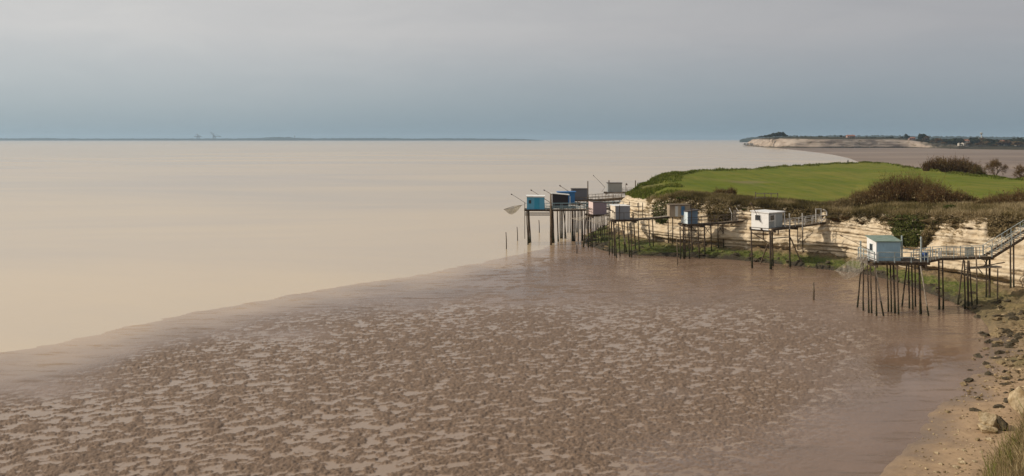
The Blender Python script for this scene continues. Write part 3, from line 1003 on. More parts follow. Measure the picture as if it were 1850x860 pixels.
def planks(mb, F, u0, u1, v0, v1, z, across=True, step=0.16, th=0.045):
    n = max(1, int((u1 - u0) / step))
    for k in range(n):
        a = u0 + (u1 - u0) * k / n
        b = u0 + (u1 - u0) * (k + 1) / n - 0.018
        e0, e1 = RNG.uniform(-.04, .04), RNG.uniform(-.04, .04)
        zz = z + RNG.uniform(-.006, .006)
        mb.fbox(F, a, b, v0 + e0, v1 + e1, zz - th, zz)
    return mb


def rail_line(parent, P0, P1, h=0.95, mid=(0.5,), post=1.6, mat=None, w=0.06, bal=None, ends=True, top=True):
    """posts, top rail, mid rails and balusters between two deck points"""
    P0, P1 = Vector(P0), Vector(P1)
    L = (P1 - P0).length
    n = max(1, round(L / post))
    mat = mat or P_RAIL
    Z = Vector((0, 0, 1))
    for k in range(n + 1):
        if not ends and k in (0, n):
            continue
        p = P0.lerp(P1, k / n)
        MB().beam(p - Z * 0.08, p + Z * (h + .03), w * 1.25).build('rail_post', mat, parent)
    if top:
        MB().beam(P0 + Z * (h + .06), P1 + Z * (h + .06), w * 1.5, w).build('handrail', mat, parent)
    for m in mid:
        MB().beam(P0 + Z * m, P1 + Z * m, w * .8, w * 1.2).build('mid_rail', mat, parent)
    if bal:
        k = int(L / bal)
        for i in range(1, k):
            p = P0.lerp(P1, i / k)
            MB().beam(p, p + Z * (h + .02), w * .55).build('baluster', mat, parent)


def hut(label, px, py, z, deg, L, Wd, h0, h1, m_front, m_side, m_roof, platform=(-.5, 4, -.8, 3), over=(.25, .3), stilts=(), door=None, window=None, batten=True,
        deck_mat=None, cross=0.0, roof_th=0.09, extra=None, group='stilted fishing huts along the shore', yc=None, beam_d=0.2, side_batten=0.45):
    O = G(px, py, z)
    F = frame(O, deg)
    root = empty('fishing_hut', (F(L / 2, Wd / 2, 0).x, F(L / 2, Wd / 2, 0).y, 0))
    tag(root, label, 'fishing hut', group)
    th = 0.06
    # floor: joists and planks
    u0, u1, v0, v1 = platform
    dm = deck_mat or WOOD_D
    planks(MB(), F, u0, u1, v0, v1, -0.01).build('deck', dm, root)
    for v in (v0 + .15, (v0 + v1) / 2, v1 - .15):
        MB().fbox(F, u0 - .15, u1 + .15, v - .07, v + .07, -.10 - beam_d, -.06).build('joist', WOOD_D, root)
    for u in (u0 + .3, u1 - .3):
        MB().fbox(F, u - .08, u + .08, v0 - .1, v1 + .1, -.14 - 2 * beam_d, -.103 - beam_d).build('cross_beam', WOOD_D, root)
    # walls: h0 at the front end, h1 at the land end (single-pitch roof)
    for nm, ua, ub, hh, mm in (('front_wall', 0, th, h0, m_front), ('back_wall', L - th, L, h1, m_side)):
        MB().quadbox([F(ua, 0, 0), F(ub, 0, 0), F(ub, Wd, 0), F(ua, Wd, 0), F(ua, 0, hh), F(ub, 0, hh), F(ub, Wd, hh + cross), F(ua, Wd, hh + cross)]).build(nm, mm, root)
    hs0, hs1 = h0 - (h0 - h1) * th / L, h1 + (h0 - h1) * th / L
    for v in (0, Wd - th):
        mb = MB().quadbox([F(th, v, 0), F(L - th, v, 0), F(L - th, v + th, 0), F(th, v + th, 0), F(th, v, hs0 + cross * v / Wd), F(L - th, v, hs1 + cross * v / Wd), F(L - th, v + th, hs1 + cross * v / Wd), F(th, v + th, hs0 + cross * v / Wd)])
        w = mb.build('side_wall', m_side, root)
        if v == 0 and batten:
            bb = MB()
            k = max(2, int(L / side_batten))
            for i in range(1, k):
                u = L * i / k
                bb.fbox(F, u - .012, u + .012, -.014, -.002, .03, h0 + (h1 - h0) * u / L - .03)
            bb.build('batten', m_side, w)
    a, b = over
    s = (h1 - h0) / L
    kx = cross / Wd
    MB().quadbox([F(u, v, (h0 if u < 0 else h1) + (-s if u < 0 else s) * a + kx * v + dz) for dz in (.006, roof_th) for u, v in ((-a, -b), (L + a, -b), (L + a, Wd + b), (-a, Wd + b))]).build('roof', m_roof, root)
    if door:
        du0, du1, dh, dmat = door
        d = MB().fbox(F, du0, du1, -.045, -.016, .04, dh).build('door', dmat, root)
        MB().fbox(F, du1 - .16, du1 - .1, -.075, -.046, dh * .48, dh * .54).build('handle', IRON, d)
        fr = MB()
        fr.fbox(F, du0 - .06, du0 - .003, -.05, -.004, .04, dh + .06).fbox(F, du1 + .003, du1 + .06, -.05, -.004, .04, dh + .06).fbox(F, du0 - .003, du1 + .003, -.05, -.004, dh + .004, dh + .06)
        fr.build('door_frame', dmat, root)
    for wd in (window or ()):
        face, a0, a1, z0, z1, fm = wd
        if face == 'front':
            B = lambda x0, x1, y0, y1, zz0, zz1: MB().fbox(F, -y1, -y0, x0, x1, zz0, zz1)
        else:
            B = lambda x0, x1, y0, y1, zz0, zz1: MB().fbox(F, x0, x1, -y1, -y0, zz0, zz1)
        wn = empty('window', (0, 0, 0))
        wn.parent = root
        wn.location = (0, 0, 0)
        B(a0, a1, .004, .02, z0, z1).build('pane', GLASS, wn)
        e = .05
        fb = MB()
        for q in (B(a0 - e, a0, .002, .05, z0 - e, z1 + e), B(a1, a1 + e, .002, .05, z0 - e, z1 + e), B(a0, a1, .002, .05, z1, z1 + e), B(a0, a1, .002, .06, z0 - e, z0)):
            n = len(fb.v)
            fb.v += q.v
            fb.f += [tuple(i + n for i in f) for f in q.f]
        fb.build('window_frame', fm, wn)
    for st in stilts:
        kw = dict(yclamp=yc)
        if len(st) > 3:
            kw.update(st[3])
        zt = O.z - .12 - beam_d
        stilt(root, st[0], st[1], st[2], zt, **kw)
    if extra:
        extra(root, F, O)
    return root, F, O


def hoist(root, p0, p1, r=0.05):
    """the slanting boom with its pulley head"""
    o = MB().tube([p0, Vector(p0).lerp(p1, .5) + Vector((0, 0, .03)), p1], [r, r * .85, r * .7], 6).build('hoist_boom', WOOD_D, root, smooth=True)
    d = (Vector(p1) - Vector(p0)).normalized()
    MB().tube([Vector(p1) - d * .05, Vector(p1) + d * .22], [r * 2.2, r * 2.0], 8).build('pulley', IRON, o)


def xbrace(root, a, b, c, d, r=0.035, m=None):
    for p, q in ((a, b), (c, d)):
        MB().beam(p, q, r * 2).build('brace', m or WOOD_D, root)


def lift_net(label, corners, sag, top, mat=NET, n=18, spar=.014):
    """square lift net: poles along its edges, the netting hanging in a bag, ropes to the boom"""
    c = [Vector(p) for p in corners]
    mid = sum(c, Vector()) / 4
    root = empty('lift_net', mid)
    tag(root, label, 'fishing net', 'square lift nets hung from the huts')
    k = np.linspace(0, 1, n)
    U, V = np.meshgrid(k, k, indexing='ij')
    A, B, C, Dd = (np.array(p - mid) for p in c)
    P = (A * ((1 - U) * (1 - V))[..., None] + B * (U * (1 - V))[..., None] + C * (U * V)[..., None] + Dd * ((1 - U) * V)[..., None])
    P[..., 2] -= sag * (np.sin(np.pi * U) * np.sin(np.pi * V)) ** 0.55 * (1 + .12 * fbm(U * 4, V * 4, octv=2, seed=int(sag * 100)))
    link('netting', mesh_np('netting', P.reshape(-1, 3), grid_faces(n, n), mat), root)
    for i in range(4):
        MB().tube([c[i], c[(i + 1) % 4]], spar, 5).build('net_spar', WOOD_G if spar < .02 else WOOD_M, root)
    if top is not None:
        for p in c:
            MB().tube([p, Vector(top)], .009, 4).build('rope', WOOD_G, root)
    return root


def walkway(label, pts, width, rail=None, rail_h=.95, bal=None, stilts=(), yc=None, mid=(.5,), post=1.6, deck=None, sides=(1, 1), zt=None, group='wooden walkways leading out to the huts', stringer=.22):
    pts = [Vector(p) for p in pts]
    root = empty('walkway', (pts[0].x, pts[0].y, 0))
    tag(root, label, 'walkway', group)
    for p, q in zip(pts[:-1], pts[1:]):
        d = q - p
        L = d.length
        hd = Vector((d.x, d.y, 0)).normalized()
        nn = Vector((-hd.y, hd.x, 0))
        F = lambda u, v, z, p=p, d=d, L=L, nn=nn: p + d * (u / L) + nn * v + Vector((0, 0, z))
        planks(MB(), F, 0, L, -width / 2, width / 2, 0).build('deck', deck or WOOD_M, root)
        for s in (-1, 1):
            v = s * (width / 2 - .08)
            MB().fbox(F, 0, L - .004, v - .05, v + .05, -.06 - stringer, -.056).build('stringer', WOOD_D, root)
        for s, on in ((-1, sides[0]), (1, sides[1])):
            if rail and on:
                v = s * width / 2
                rail_line(root, F(0, v, 0), F(L, v, 0), rail_h, mid, post, rail, .05, bal)
    for st in stilts:
        kw = dict(yclamp=yc)
        if len(st) > 3:
            kw.update(st[3])
        y = (CAM_H - kw.get('zg', .1)) * FPX / (st[2] - HOR)
        if yc:
            y = min(max(y, yc[0]), yc[1])
        x = (st[0] - 925) / FPX * y
        ztop = None
        for p, q in zip(pts[:-1], pts[1:]):
            if min(p.x, q.x) - .3 <= x <= max(p.x, q.x) + .3:
                f = min(max((x - p.x) / (q.x - p.x + 1e-6), 0), 1)
                ztop = p.z + (q.z - p.z) * f
        stilt(root, st[0], st[1], st[2], (pts[0].z if ztop is None else ztop) - .14 - stringer * .5, **kw)
    return root


# --- the pale blue hut in the foreground, its net, walkway and stairs
BL_SIDE = paint('pale_blue_boards', (0.29, 0.43, 0.53), 0.84)
ROOF_GREEN = pmat('green_roof_felt', (0.15, 0.205, 0.165), 0.85, 0.25, (0.22, 0.27, 0.225), scale=2.5, detail=6)


def ex_a(root, F, O):
    rail_line(root, F(-.2, -.9, 0), F(4.9, -.9, 0), .95, (.5,), 1.75, P_RAIL, .07)
    rail_line(root, F(-.55, -.9, 0), F(-.55, 3.3, 0), .95, (.5,), 1.4, P_RAIL, .07)
    for u, v, h in ((3.35, 1.6, 2.45), (4.35, -.6, 2.55), (-.5, 2.8, 1.75)):
        MB().beam(F(u, v, -.1), F(u, v, h), .13).build('gate_post', P_RAIL, root)
    MB().beam(F(2.6, 2.2, .95), F(4.5, 2.2, .98), .07).build('handrail', P_RAIL, root)
    # thin door outline on the long side
    d = MB().fbox(F, .75, 1.45, -.032, -.016, .05, 1.72).build('door', BL_SIDE, root)
    MB().fbox(F, 1.32, 1.38, -.05, -.033, .82, .92).build('handle', IRON, d)
    hoist(root, F(-.02, 1.6, .95), F(-2.3, 3.2, 2.2), .03)


hut('pale blue hut with white front and green roof beside the foreground stairs', 1583, 471.5, 5.46, 0, 2.52, 2.4, 1.98, 1.98, P_WHITE, BL_SIDE, ROOF_GREEN, (-.6, 5.0, -.95, 3.4), (.14, .14), cross=.30,
    stilts=[(1556.5, 1548, 556), (1559, 1560, 562), (1566.5, 1569.7, 566), (1572.5, 1574.7, 566.5), (1581, 1583.7, 571), (1580.6, 1598, 577, dict(mat=WOOD_G, r=.07)), (1602.6, 1605, 564), (1608.5, 1610.5, 564.5), (1614, 1617, 566.6, dict(r=.095)),
            (1620.7, 1623.5, 569), (1639.8, 1628.7, 551), (1641.8, 1643, 557.7), (1647, 1649.4, 560), (1661, 1663.7, 568, dict(r=.11)), (1653, 1654, 540), (1663, 1679, 573, dict(mat=WOOD_G, r=.07))],
    window=[('front', .9, 1.55, .95, 1.6, P_RAIL)], extra=ex_a, yc=(89.6, 94.6), batten=True, side_batten=.28)
lift_net('grey gauze net hauled up slantwise at the white front of the pale blue hut', [D(1508, 489, 95.5), D(1526, 495.5, 92.2), D(1567, 479, 90.6), D(1566, 449, 93.0)], 1.25, None)


def gate_panel(parent, P0, P1, h, mat, n=9):
    P0, P1 = Vector(P0), Vector(P1)
    Z = Vector((0, 0, 1))
    g = empty('gate', (0, 0, 0)); g.parent = parent; g.location = P0 - parent_world(parent)
    for k in range(n):
        p = P0.lerp(P1, (k + .5) / n)
        MB().beam(p + Z * .08, p + Z * h, (P1 - P0).length / n * .62, .03).build('picket', mat, g)
    for zz in (.25, h - .15):
        MB().beam(P0 + Z * zz + Vector((0, -.035, 0)), P1 + Z * zz + Vector((0, -.035, 0)), .03, .09).build('gate_bar', mat, g)


wa = walkway('long pale railed walkway from the foreground hut to the cliff stairs', [(42.0, 91.4, 5.45), (44.9, 93.8, 5.5), (48.2, 94.4, 5.5), (51.0, 95.0, 5.5)], 1.15, P_RAIL, .98, .62,
             stilts=[(1696, 1697, 561.6, dict(r=.09)), (1703, 1704, 563.7, dict(r=.08)), (1741, 1729, 551), (1742.6, 1743, 559), (1749, 1749.6, 563, dict(r=.10)), (1750.4, 1758, 559.5), (1763, 1765.7, 560, dict(pyt=447, r=.075, mat=WOOD_M)), (1782, 1782, 551, dict(r=.08)), (1788, 1788, 552, dict(r=.11))],
             yc=(93.0, 95.6), post=1.4)
gate_panel(wa, (47.9, 93.72, 5.5), (49.0, 93.92, 5.5), 1.1, P_RAIL)
MB().fbox(frame(Vector((44.75, 92.98, 5.75)), 8), 0, .38, 0, .03, 0, .5).build('sign_plate', P_WHITE, wa)
for zz in (4.6, 4.95):
    MB().beam((D(1696, 480, 93.5).x, 93.5, zz), (D(1704, 480, 93.5).x, 93.5, zz), .06).build('ladder_rung', WOOD_D, wa)
xbrace(wa, (50.55, 95.0, 4.2), (51.1, 95.0, 5.2), (51.1, 95.05, 4.2), (50.55, 95.05, 5.2), .03)


def staircase():
    A, B = Vector((51.0, 95.0, 5.5)), Vector((58.6, 97.6, 9.0))
    root = empty('staircase', A)
    tag(root, 'pale railed timber stairs climbing from the walkway to the cliff top', 'stairs')
    n = 22
    d = B - A
    hd = Vector((d.x, d.y, 0)).normalized()
    nn = Vector((-hd.y, hd.x, 0))
    run = Vector((d.x, d.y, 0)).length / n
    for k in range(n):
        p = A + d * ((k + .5) / n)
        Fk = lambda u, v, z, p=p: p + hd * u + nn * v + Vector((0, 0, z))
        MB().fbox(Fk, -run * .5, run * .42, -.5, .5, 0.02, .06).build('step', WOOD_M, root)
    for s in (-1, 1):
        MB().beam(A + nn * s * .56 + Vector((0, 0, -.16)), B + nn * s * .56 + Vector((0, 0, -.16)), .07, .30).build('stringer', WOOD_D, root)
        rail_line(root, A + nn * s * .62, B + nn * s * .62, .98, (.5,), 1.35, P_RAIL, .038, .62)
    for pt, pb, py in ((1825.5, 1826, 527.5), (1831.2, 1831.6, 528.5)):
        stilt(root, pt, pb, py, 7.1, .085, 1.3)
    MB().beam((50.4, 95.0, 5.2), (51.6, 95.0, 5.25), .4, .28).build('landing_beam', WOOD_D, root)
    return root


staircase()


def loose_staging():
    p = D(1748, 484, 94.6); q = D(1805, 481.5, 95.2)
    root = empty('staging', (p.x, p.y, 0))
    tag(root, 'small weathered plank staging on a thin post below the walkway stairs', 'staging')
    MB().beam(p, q, .9, .12).build('plank', WOOD_G, root)
    MB().tube([D(1742, 487, 94.2), D(1815, 474, 95.2)], .06, 6).build('pole', WOOD_M, root, smooth=True)
    MB().tube([D(1765, 482, 94.4), D(1775, 494, 94.4)], .05, 6).build('brace', WOOD_D, root, smooth=True)
    stilt(root, 1802.5, 1802, 553, q.z - .05, .07, .25, WOOD_M)


loose_staging()

BARREL = paint('blue_barrel_plastic', (0.02, 0.06, 0.20), 0.8)
b0 = Vector((42.75, 91.75, 5.5))
br = empty('barrel', b0)
tag(br, 'dark blue plastic barrel on the walkway beside the pale blue hut', 'barrel')
MB().tube([b0 + Vector((0, 0, z)) for z in (.01, .05, .25, .29, .33, .52, .56, .60, .78, .82)], [.22, .26, .275, .29, .275, .275, .29, .275, .26, .22], 14).build('drum', BARREL, br, smooth=True)
MB().tube([b0 + Vector((.08, 0, z)) for z in (.82, .85)], [.05, .05], 8).build('bung', P_WHITE, br)

# --- the white hut in the middle of the cove
GREY_SIDE = paint('light_grey_boards', (0.33, 0.36, 0.37), 0.88)


def ex_b(root, F, O):
    # porch on the landward end, flat white fascia, apron boards under the front
    MB().fbox(F, -.06, .0, -.02, 2.72, -.28, -.02).build('apron_board', P_WHITE, root)
    MB().beam(F(4.0, -.05, 0), F(4.0, -.05, 1.98), .10).build('porch_post', P_WHITE, root)
    MB().fbox(F, 1.85, 4.2, -.12, 2.5, 2.08, 2.17).build('porch_roof', P_WHITE, root)
    MB().beam(F(.06, -.045, .95), F(1.55, -.045, .95), .05, .07).build('mid_rail', P_WHITE, root)
    MB().beam(F(1.55, -.05, .03), F(1.55, -.05, 1.95), .10, .07).build('corner_post', P_WHITE, root)
    rail_line(root, F(3.1, -.75, 0), F(5.6, -.75, 0), .95, (.5,), 1.2, P_RAILW, .06)
    hoist(root, F(-.15, 1.15, .75), F(-.6, 2.35, 3.25), .05)
    p = lambda px, py, y: D(px, py, y)
    for a, b in (((1356.5, 419, 122), (1391, 440, 121.8)), ((1392, 431, 122), (1427, 428, 124)), ((1428, 429, 124), (1452, 484, 125)), ((1387, 441, 122.5), (1374, 476, 126.5)), ((1379, 416, 125), (1379, 432, 125)), ((1406, 414, 126), (1406, 424, 126)), ((1390, 418, 122.0), (1390, 423, 122))):
        MB().beam(p(*a), p(*b), .13).build('brace', WOOD_M, root)


hut('white hut with dark window and grey porch side in the middle of the cove', 1388.5, 412.5, 5.66, 42, 3.6, 2.75, 2.05, 2.0, P_WHITE, GREY_SIDE, P_WHITE, (-.1, 6.3, -.9, 3.0), (.12, .14),
    stilts=[(1357, 1359, 484.5, dict(r=.11)), (1391.5, 1392.7, 487, dict(r=.14)), (1395, 1396, 481, dict(r=.12)), (1426, 1427.7, 482, dict(r=.12)), (1441, 1442, 473), (1450, 1450.4, 474)],
    window=[('front', 1.25, 2.1, 1.0, 1.72, P_WHITE), ('side', .35, 1.35, 1.05, 1.75, P_WHITE)], extra=ex_b, roof_th=.13, cross=.12)


wb = walkway('short weathered walkway with a white gateway joining the white hut to the cliff', [(38.5, 125.2, 5.66), (41.3, 126.3, 5.8), (45.2, 128.6, 6.05)], 1.1, P_RAILW, .95, None, post=1.5, deck=WOOD_M)
gw = empty('gateway', (0, 0, 0)); gw.parent = wb; gw.location = (0, 0, 0)
for px in (1474, 1483.5):
    q = D(px, 402, 127.6)
    MB().beam(q, q + Vector((0, 0, 2.0)), .11).build('gate_post', P_RAILW, gw)
MB().beam(D(1473, 377.5, 127.6), D(1484.5, 377.5, 127.6), .1).build('lintel', P_RAILW, gw)
MB().tube([D(1485, 399, 128), D(1490, 395, 128), D(1493.5, 389, 128.1), D(1493.5, 383, 128.2), D(1490, 379.5, 128.2), D(1487, 379, 128.2)], .085, 6).build('curved_guard', P_RAILW, wb, smooth=True)
for px, pyb in ((1426.3, 411), (1449.5, 411)):
    q = D(px, pyb, 124.6)
    MB().beam(q - Vector((0, 0, .4)), q + Vector((0, 0, 2.0)), .12).build('post', P_RAILW, wb)

# --- the little blue hut left of it
C_FRONT = paint('powder_blue_front', (0.68, 0.77, 0.80), 0.9)
C_SIDE = paint('slate_blue_boards', (0.16, 0.24, 0.33), 0.85)


def ex_c(root, F, O):
    for v in (.55, 1.1, 1.6):
        MB().fbox(F, -.03, -.003, v - .015, v + .015, .03, 1.8).build('batten', C_FRONT, root)
    MB().beam(F(-.35, -.55, .62), F(2.1, -.55, .66), .06).build('handrail', WOOD_D, root)
    MB().beam(F(-.35, -.55, .98), F(2.1, -.55, 1.0), .06).build('handrail', WOOD_D, root)
    MB().beam(F(.35, -.6, -.3), F(.35, -.6, 3.0), .12).build('mast', WOOD_D, root)
    y = O.y
    xbrace(root, D(1229, 410, y), D(1238, 425, y), D(1250, 409, y + .6), D(1262, 425, y + .6))
    MB().beam(D(1228, 417, y), D(1262, 416, y), .07).build('brace', WOOD_D, root)


hut('small powder blue hut with dark sloping roof by the middle of the cliff', 1242.2, 404.5, 5.2, 18, 1.75, 2.0, 1.85, 2.05, C_FRONT, C_SIDE, ROOF_FELT, (-.3, 2.6, -.7, 2.3), (.15, .25),
    stilts=[(1228.3, 1229.5, 468, dict(r=.10)), (1235, 1236, 468.6, dict(r=.14)), (1243.8, 1245.8, 469, dict(r=.09)), (1249, 1250.5, 465, dict(r=.11)), (1261, 1263.3, 467, dict(r=.11)), (1237.5, 1238.5, 466)],
    extra=ex_c, yc=(132.4, 136), batten=True)
wc = walkway('thin dark walkway with cross braced legs behind the small powder blue hut', [(28.0, 134.2, 5.2), (31.2, 135.2, 5.3), (35.6, 136.2, 5.6)], 1.0, WOOD_M, .95, None,
             stilts=[(1272.5, 1273, 462.8, dict(r=.11, zg=.4)), (1284, 1285.5, 455, dict(r=.10, zg=.9)), (1297, 1297.4, 452, dict(r=.075, zg=.9)), (1306, 1307.5, 454, dict(r=.085, zg=.7))], yc=(133.8, 136.4), post=1.3)
xbrace(wc, D(1273, 409, 134.4), D(1284, 424, 134.6), D(1284, 408, 134.4), D(1273, 425, 134.6))
xbrace(wc, D(1297, 406, 135.4), D(1306, 420, 135.6), D(1306, 405, 135.4), D(1297, 421, 135.6))
lift_net('narrow pinkish net folded into a slanting strip below the small powder blue hut', [D(1200, 423, 133.6), D(1203, 421.5, 133.0), D(1240, 395.5, 132.3), D(1237, 402, 132.9)], .25, None)


def cliff_gate():
    q = Vector((35.2, 136.0, 5.55))
    root = empty('cliff_gate', q)
    tag(root, 'grey gate with two slanting white rails where a walkway meets the cliff', 'gate')
    MB().beam(D(1317.5, 375.5, 135.6), D(1322.5, 386.5, 135.4), .08).build('slanting_rail', P_RAILW, root)
    MB().beam(D(1330, 375.5, 136), D(1334.5, 382, 135.8), .08).build('slanting_rail', P_RAILW, root)
    MB().fbox(frame(D(1325.5, 398, 135.3), 5), 0, .42, 0, .06, 0, 1.55).build('door_panel', WOOD_G, root)
    for px in (1322, 1333):
        p = D(px, 399, 135.5)
        MB().beam(p, p + Vector((0, 0, 1.1)), .08).build('gate_post', P_RAILW, root)


cliff_gate()

# --- grey hut with the cream front and its big net
D_FRONT = paint('cream_front', (0.70, 0.62, 0.50), 0.88)
D_SIDE = paint('blue_grey_boards', (0.27, 0.285, 0.31), 0.86)


def ex_d(root, F, O):
    MB().fbox(F, -.03, -.004, 1.0, 1.5, .85, 1.3).build('hatch', IRON, root)
    rail_line(root, F(-.3, -.6, 0), F(2.7, -.6, 0), 1.0, (), 1.5, WOOD_D, .05)
    MB().beam(F(.5, -.62, -.3), F(.5, -.62, 2.2), .10).build('mast', WOOD_D, root)
    hoist(root, D(1111, 384.5, 134.2), D(1103.5, 380, 136), .06)


hut('blue grey hut with cream front right of the pinkish hut', 1111.5, 396.5, 5.72, 10, 2.35, 2.6, 2.02, 2.0, D_FRONT, D_SIDE, P_WHITE, (-.4, 3.4, -.7, 2.9), (.1, .12),
    stilts=[(1100, 1101, 460.5), (1108, 1111, 462.6, dict(r=.10)), (1109, 1114.3, 469), (1117, 1120.7, 462.6), (1133, 1138, 464.6, dict(r=.09)), (1139, 1141.6, 468), (1145, 1148.6, 458.7, dict(r=.09)), (1152.8, 1155.6, 460.3, dict(r=.09)), (1122.8, 1133, 441, dict(mat=WOOD_G, r=.09)), (1105, 1106, 452), (1128, 1128.5, 452)],
    extra=ex_d, yc=(133.6, 138.2))
lift_net('large sagging pinkish gauze net hung left of the blue grey hut', [D(1062, 398.5, 139), D(1080, 402, 133.6), D(1112, 390, 133.2), D(1108, 383, 137.5)], 1.0, None)
wd_ = walkway('walkway with pale sunlit deck edge running from the blue grey hut to the boarded shed', [(19.0, 136.8, 5.72), (23.0, 138.6, 5.85), (27.2, 140.6, 6.15)], 1.2, WOOD_M, .95, None,
              stilts=[(1172, 1174.4, 451, dict(r=.09, zg=.5)), (1178.6, 1181, 450.5, dict(r=.09, zg=.5)), (1207, 1207.4, 443, dict(r=.08, zg=1.0)), (1215.2, 1215.6, 443, dict(r=.08, zg=1.0))], yc=(136.6, 139.8), deck=WOOD_G, post=1.5)
for px, y0, y1 in ((1154, 366, 397), (1161, 366, 397), (1137, 364, 380), (1209, 367, 392), (1152, 367, 375)):
    p = D(px, y1, 138.2)
    MB().beam(p, D(px, y0, 138.2), .10).build('tall_post', WOOD_D, wd_)
MB().beam(D(1144, 373.5, 138.2), D(1162, 372.5, 138.2), .08).build('handrail', WOOD_D, wd_)
MB().beam(D(1146, 381.5, 138.2), D(1164, 381, 138.2), .08).build('handrail', WOOD_D, wd_)

# --- boarded shed on the cliff ledge
SHED = paint('sun_bleached_boards', (0.40, 0.32, 0.225), 0.6)
SHED_B = paint('faded_blue_door', (0.07, 0.17, 0.30), 0.85)
SHED_W = paint('faded_white_door', (0.56, 0.56, 0.52), 0.85)


def shed():
    O = G(1211, 391.5, 6.2)
    F0 = frame(O, 4)
    F = lambda u, v, z: F0(u * .88, v, z * .86)
    root = empty('boarded_shed', F(1.7, 1, 0))
    tag(root, 'low bleached plank shed with white and blue doors against the cliff', 'shed')
    n = 16
    for k in range(n):
        u = 3.45 * k / n
        MB().fbox(F, u, u + 3.45 / n - .015, -.02 + .012 * (k % 3), .03, -.05, 2.0 + .04 * math.sin(k * 2.3)).build('board', SHED, root)
    MB().fbox(F, .03, 3.42, .035, 2.2, -.05, 1.96).build('body', SHED, root)
    MB().fbox(F, -.1, 3.6, -.12, 2.4, 2.06, 2.12).build('roof', WOOD_M, root)
    MB().fbox(F, .85, 1.32, -.07, -.024, .05, 1.85).build('door', SHED_W, root)
    d = MB().fbox(F, 1.92, 2.5, -.07, -.024, .25, 1.85).build('door', SHED_B, root)
    d['label'] = 'faded blue plank door'
    for u in (-.12, 3.7):
        MB().beam(F(u, -.2, -.4), F(u, -.2, 2.05), .09).build('post', WOOD_M, root)


shed()

# --- pinkish hut
E_FRONT = paint('pink_front', (0.66, 0.53, 0.50), 0.9)
E_SIDE = paint('mauve_grey_boards', (0.27, 0.215, 0.24), 0.8, wear=(0.10, 0.05, 0.06))


def ex_e(root, F, O):
    rail_line(root, F(-.3, -.5, 0), F(-.3, 2.8, 0), .95, (.5,), 1.5, WOOD_M, .05)
    hoist(root, F(-.1, 1.0, .7), F(-1.6, 3.0, 1.75), .05)


hut('pinkish hut with mauve grey side among dense stilts', 1071.2, 387.6, 5.82, 11, 2.3, 2.5, 2.0, 1.85, E_FRONT, E_SIDE, ROOF_FELT, (-.4, 3.6, -.5, 2.9), (.06, .06),
    stilts=[(1064, 1062.8, 445, dict(r=.09)), (1069, 1070.5, 445), (1075, 1077, 443), (1081, 1081, 446, dict(r=.07)), (1086.5, 1086, 441), (1092, 1093, 438), (1097, 1096.4, 440), (1059, 1053.5, 443, dict(r=.1)), (1101, 1100, 436), (1066, 1068, 437)],
    extra=ex_e, yc=(142.6, 147), roof_th=.06)
lift_net('small pale net sagging between stilts left of the pinkish hut', [D(1031, 394.5, 150), D(1050, 396, 146), D(1063, 390, 145), D(1052, 391, 149)], .6, None)
walkway('short dark walkway behind the pinkish hut', [(15.6, 146.0, 5.8), (19.6, 151.5, 5.9)], 1.0, WOOD_M, .95, None, stilts=[(1104, 1104, 436, dict(zg=.5)), (1109, 1109.5, 434, dict(zg=.6)), (1088, 1089.5, 434, dict(zg=.4))], yc=(146, 151))

# --- bright blue hut at the seaward end
F_SIDE = paint('sky_blue_boards', (0.10, 0.33, 0.50), 0.85)
F_DOOR = paint('turquoise_door', (0.03, 0.26, 0.42), 0.85)


def ex_f(root, F, O):
    hoist(root, F(-.1, .6, .95), D(925, 351.5, 151.5), .04)
    MB().beam(F(-.35, -.1, -5), F(-.35, -.1, 1.2), .10).build('mast', WOOD_D, root)
    q = D(995.3, 375, 150.4)
    MB().tube([Vector((q.x, q.y, -.5)), q, D(995, 351, 150.4)], [.19, .17, .13], 8).build('great_post', WOOD_M, root, smooth=True)
    for zz in (-.62, -.95):
        MB().fbox(F, -.4, 4.6, -.12, .02, zz - .08, zz + .08).build('tie_beam', WOOD_D, root)


hut('sky blue hut with white roof edge at the seaward end of the row', 951.8, 378.3, 6.0, -1, 3.02, 2.6, 2.12, 2.08, F_SIDE, F_SIDE, P_WHITE, (-.3, 4.3, -.25, 3.0), (.12, .25),
    stilts=[(951.7, 954, 441, dict(r=.09)), (954, 956, 438, dict(r=.14)), (955.5, 959, 434, dict(r=.09)), (996.5, 998.2, 438, dict(r=.2)), (999, 1001.5, 432)],
    door=(1.35, 2.1, 1.85, F_DOOR), window=[('side', .3, .75, 1.0, 1.6, F_SIDE)], extra=ex_f, roof_th=.2, yc=(149.2, 154.4))
lift_net('pale round bellied net hanging off the boom left of the sky blue hut', [D(910, 378.2, 150.5), D(925, 376.3, 149.6), D(943, 370.8, 150.5), D(928, 372.5, 152.6)], 1.15, D(948, 369.3, 151.3), NET_B, spar=.03)
walkway('long turquoise railed walkway from the sky blue hut to the point', [(5.7, 151.2, 6.0), (12.6, 152.2, 6.0), (19.2, 155.5, 6.05)], 1.2, P_RAILB, .98, None,
        stilts=[(1006.8, 1008.6, 435.6, dict(r=.11)), (1034, 1034.8, 427, dict(r=.2)), (1038, 1038.6, 427, dict(r=.1)), (1051, 1052, 426, dict(r=.16)), (1056, 1056.5, 428), (1067, 1068, 427, dict(zg=.3)), (1072, 1073, 425, dict(zg=.4)), (1084, 1084, 424, dict(zg=.5)), (1046, 1044.5, 424)], yc=(150.6, 156), post=1.5, mid=(.25, .55))

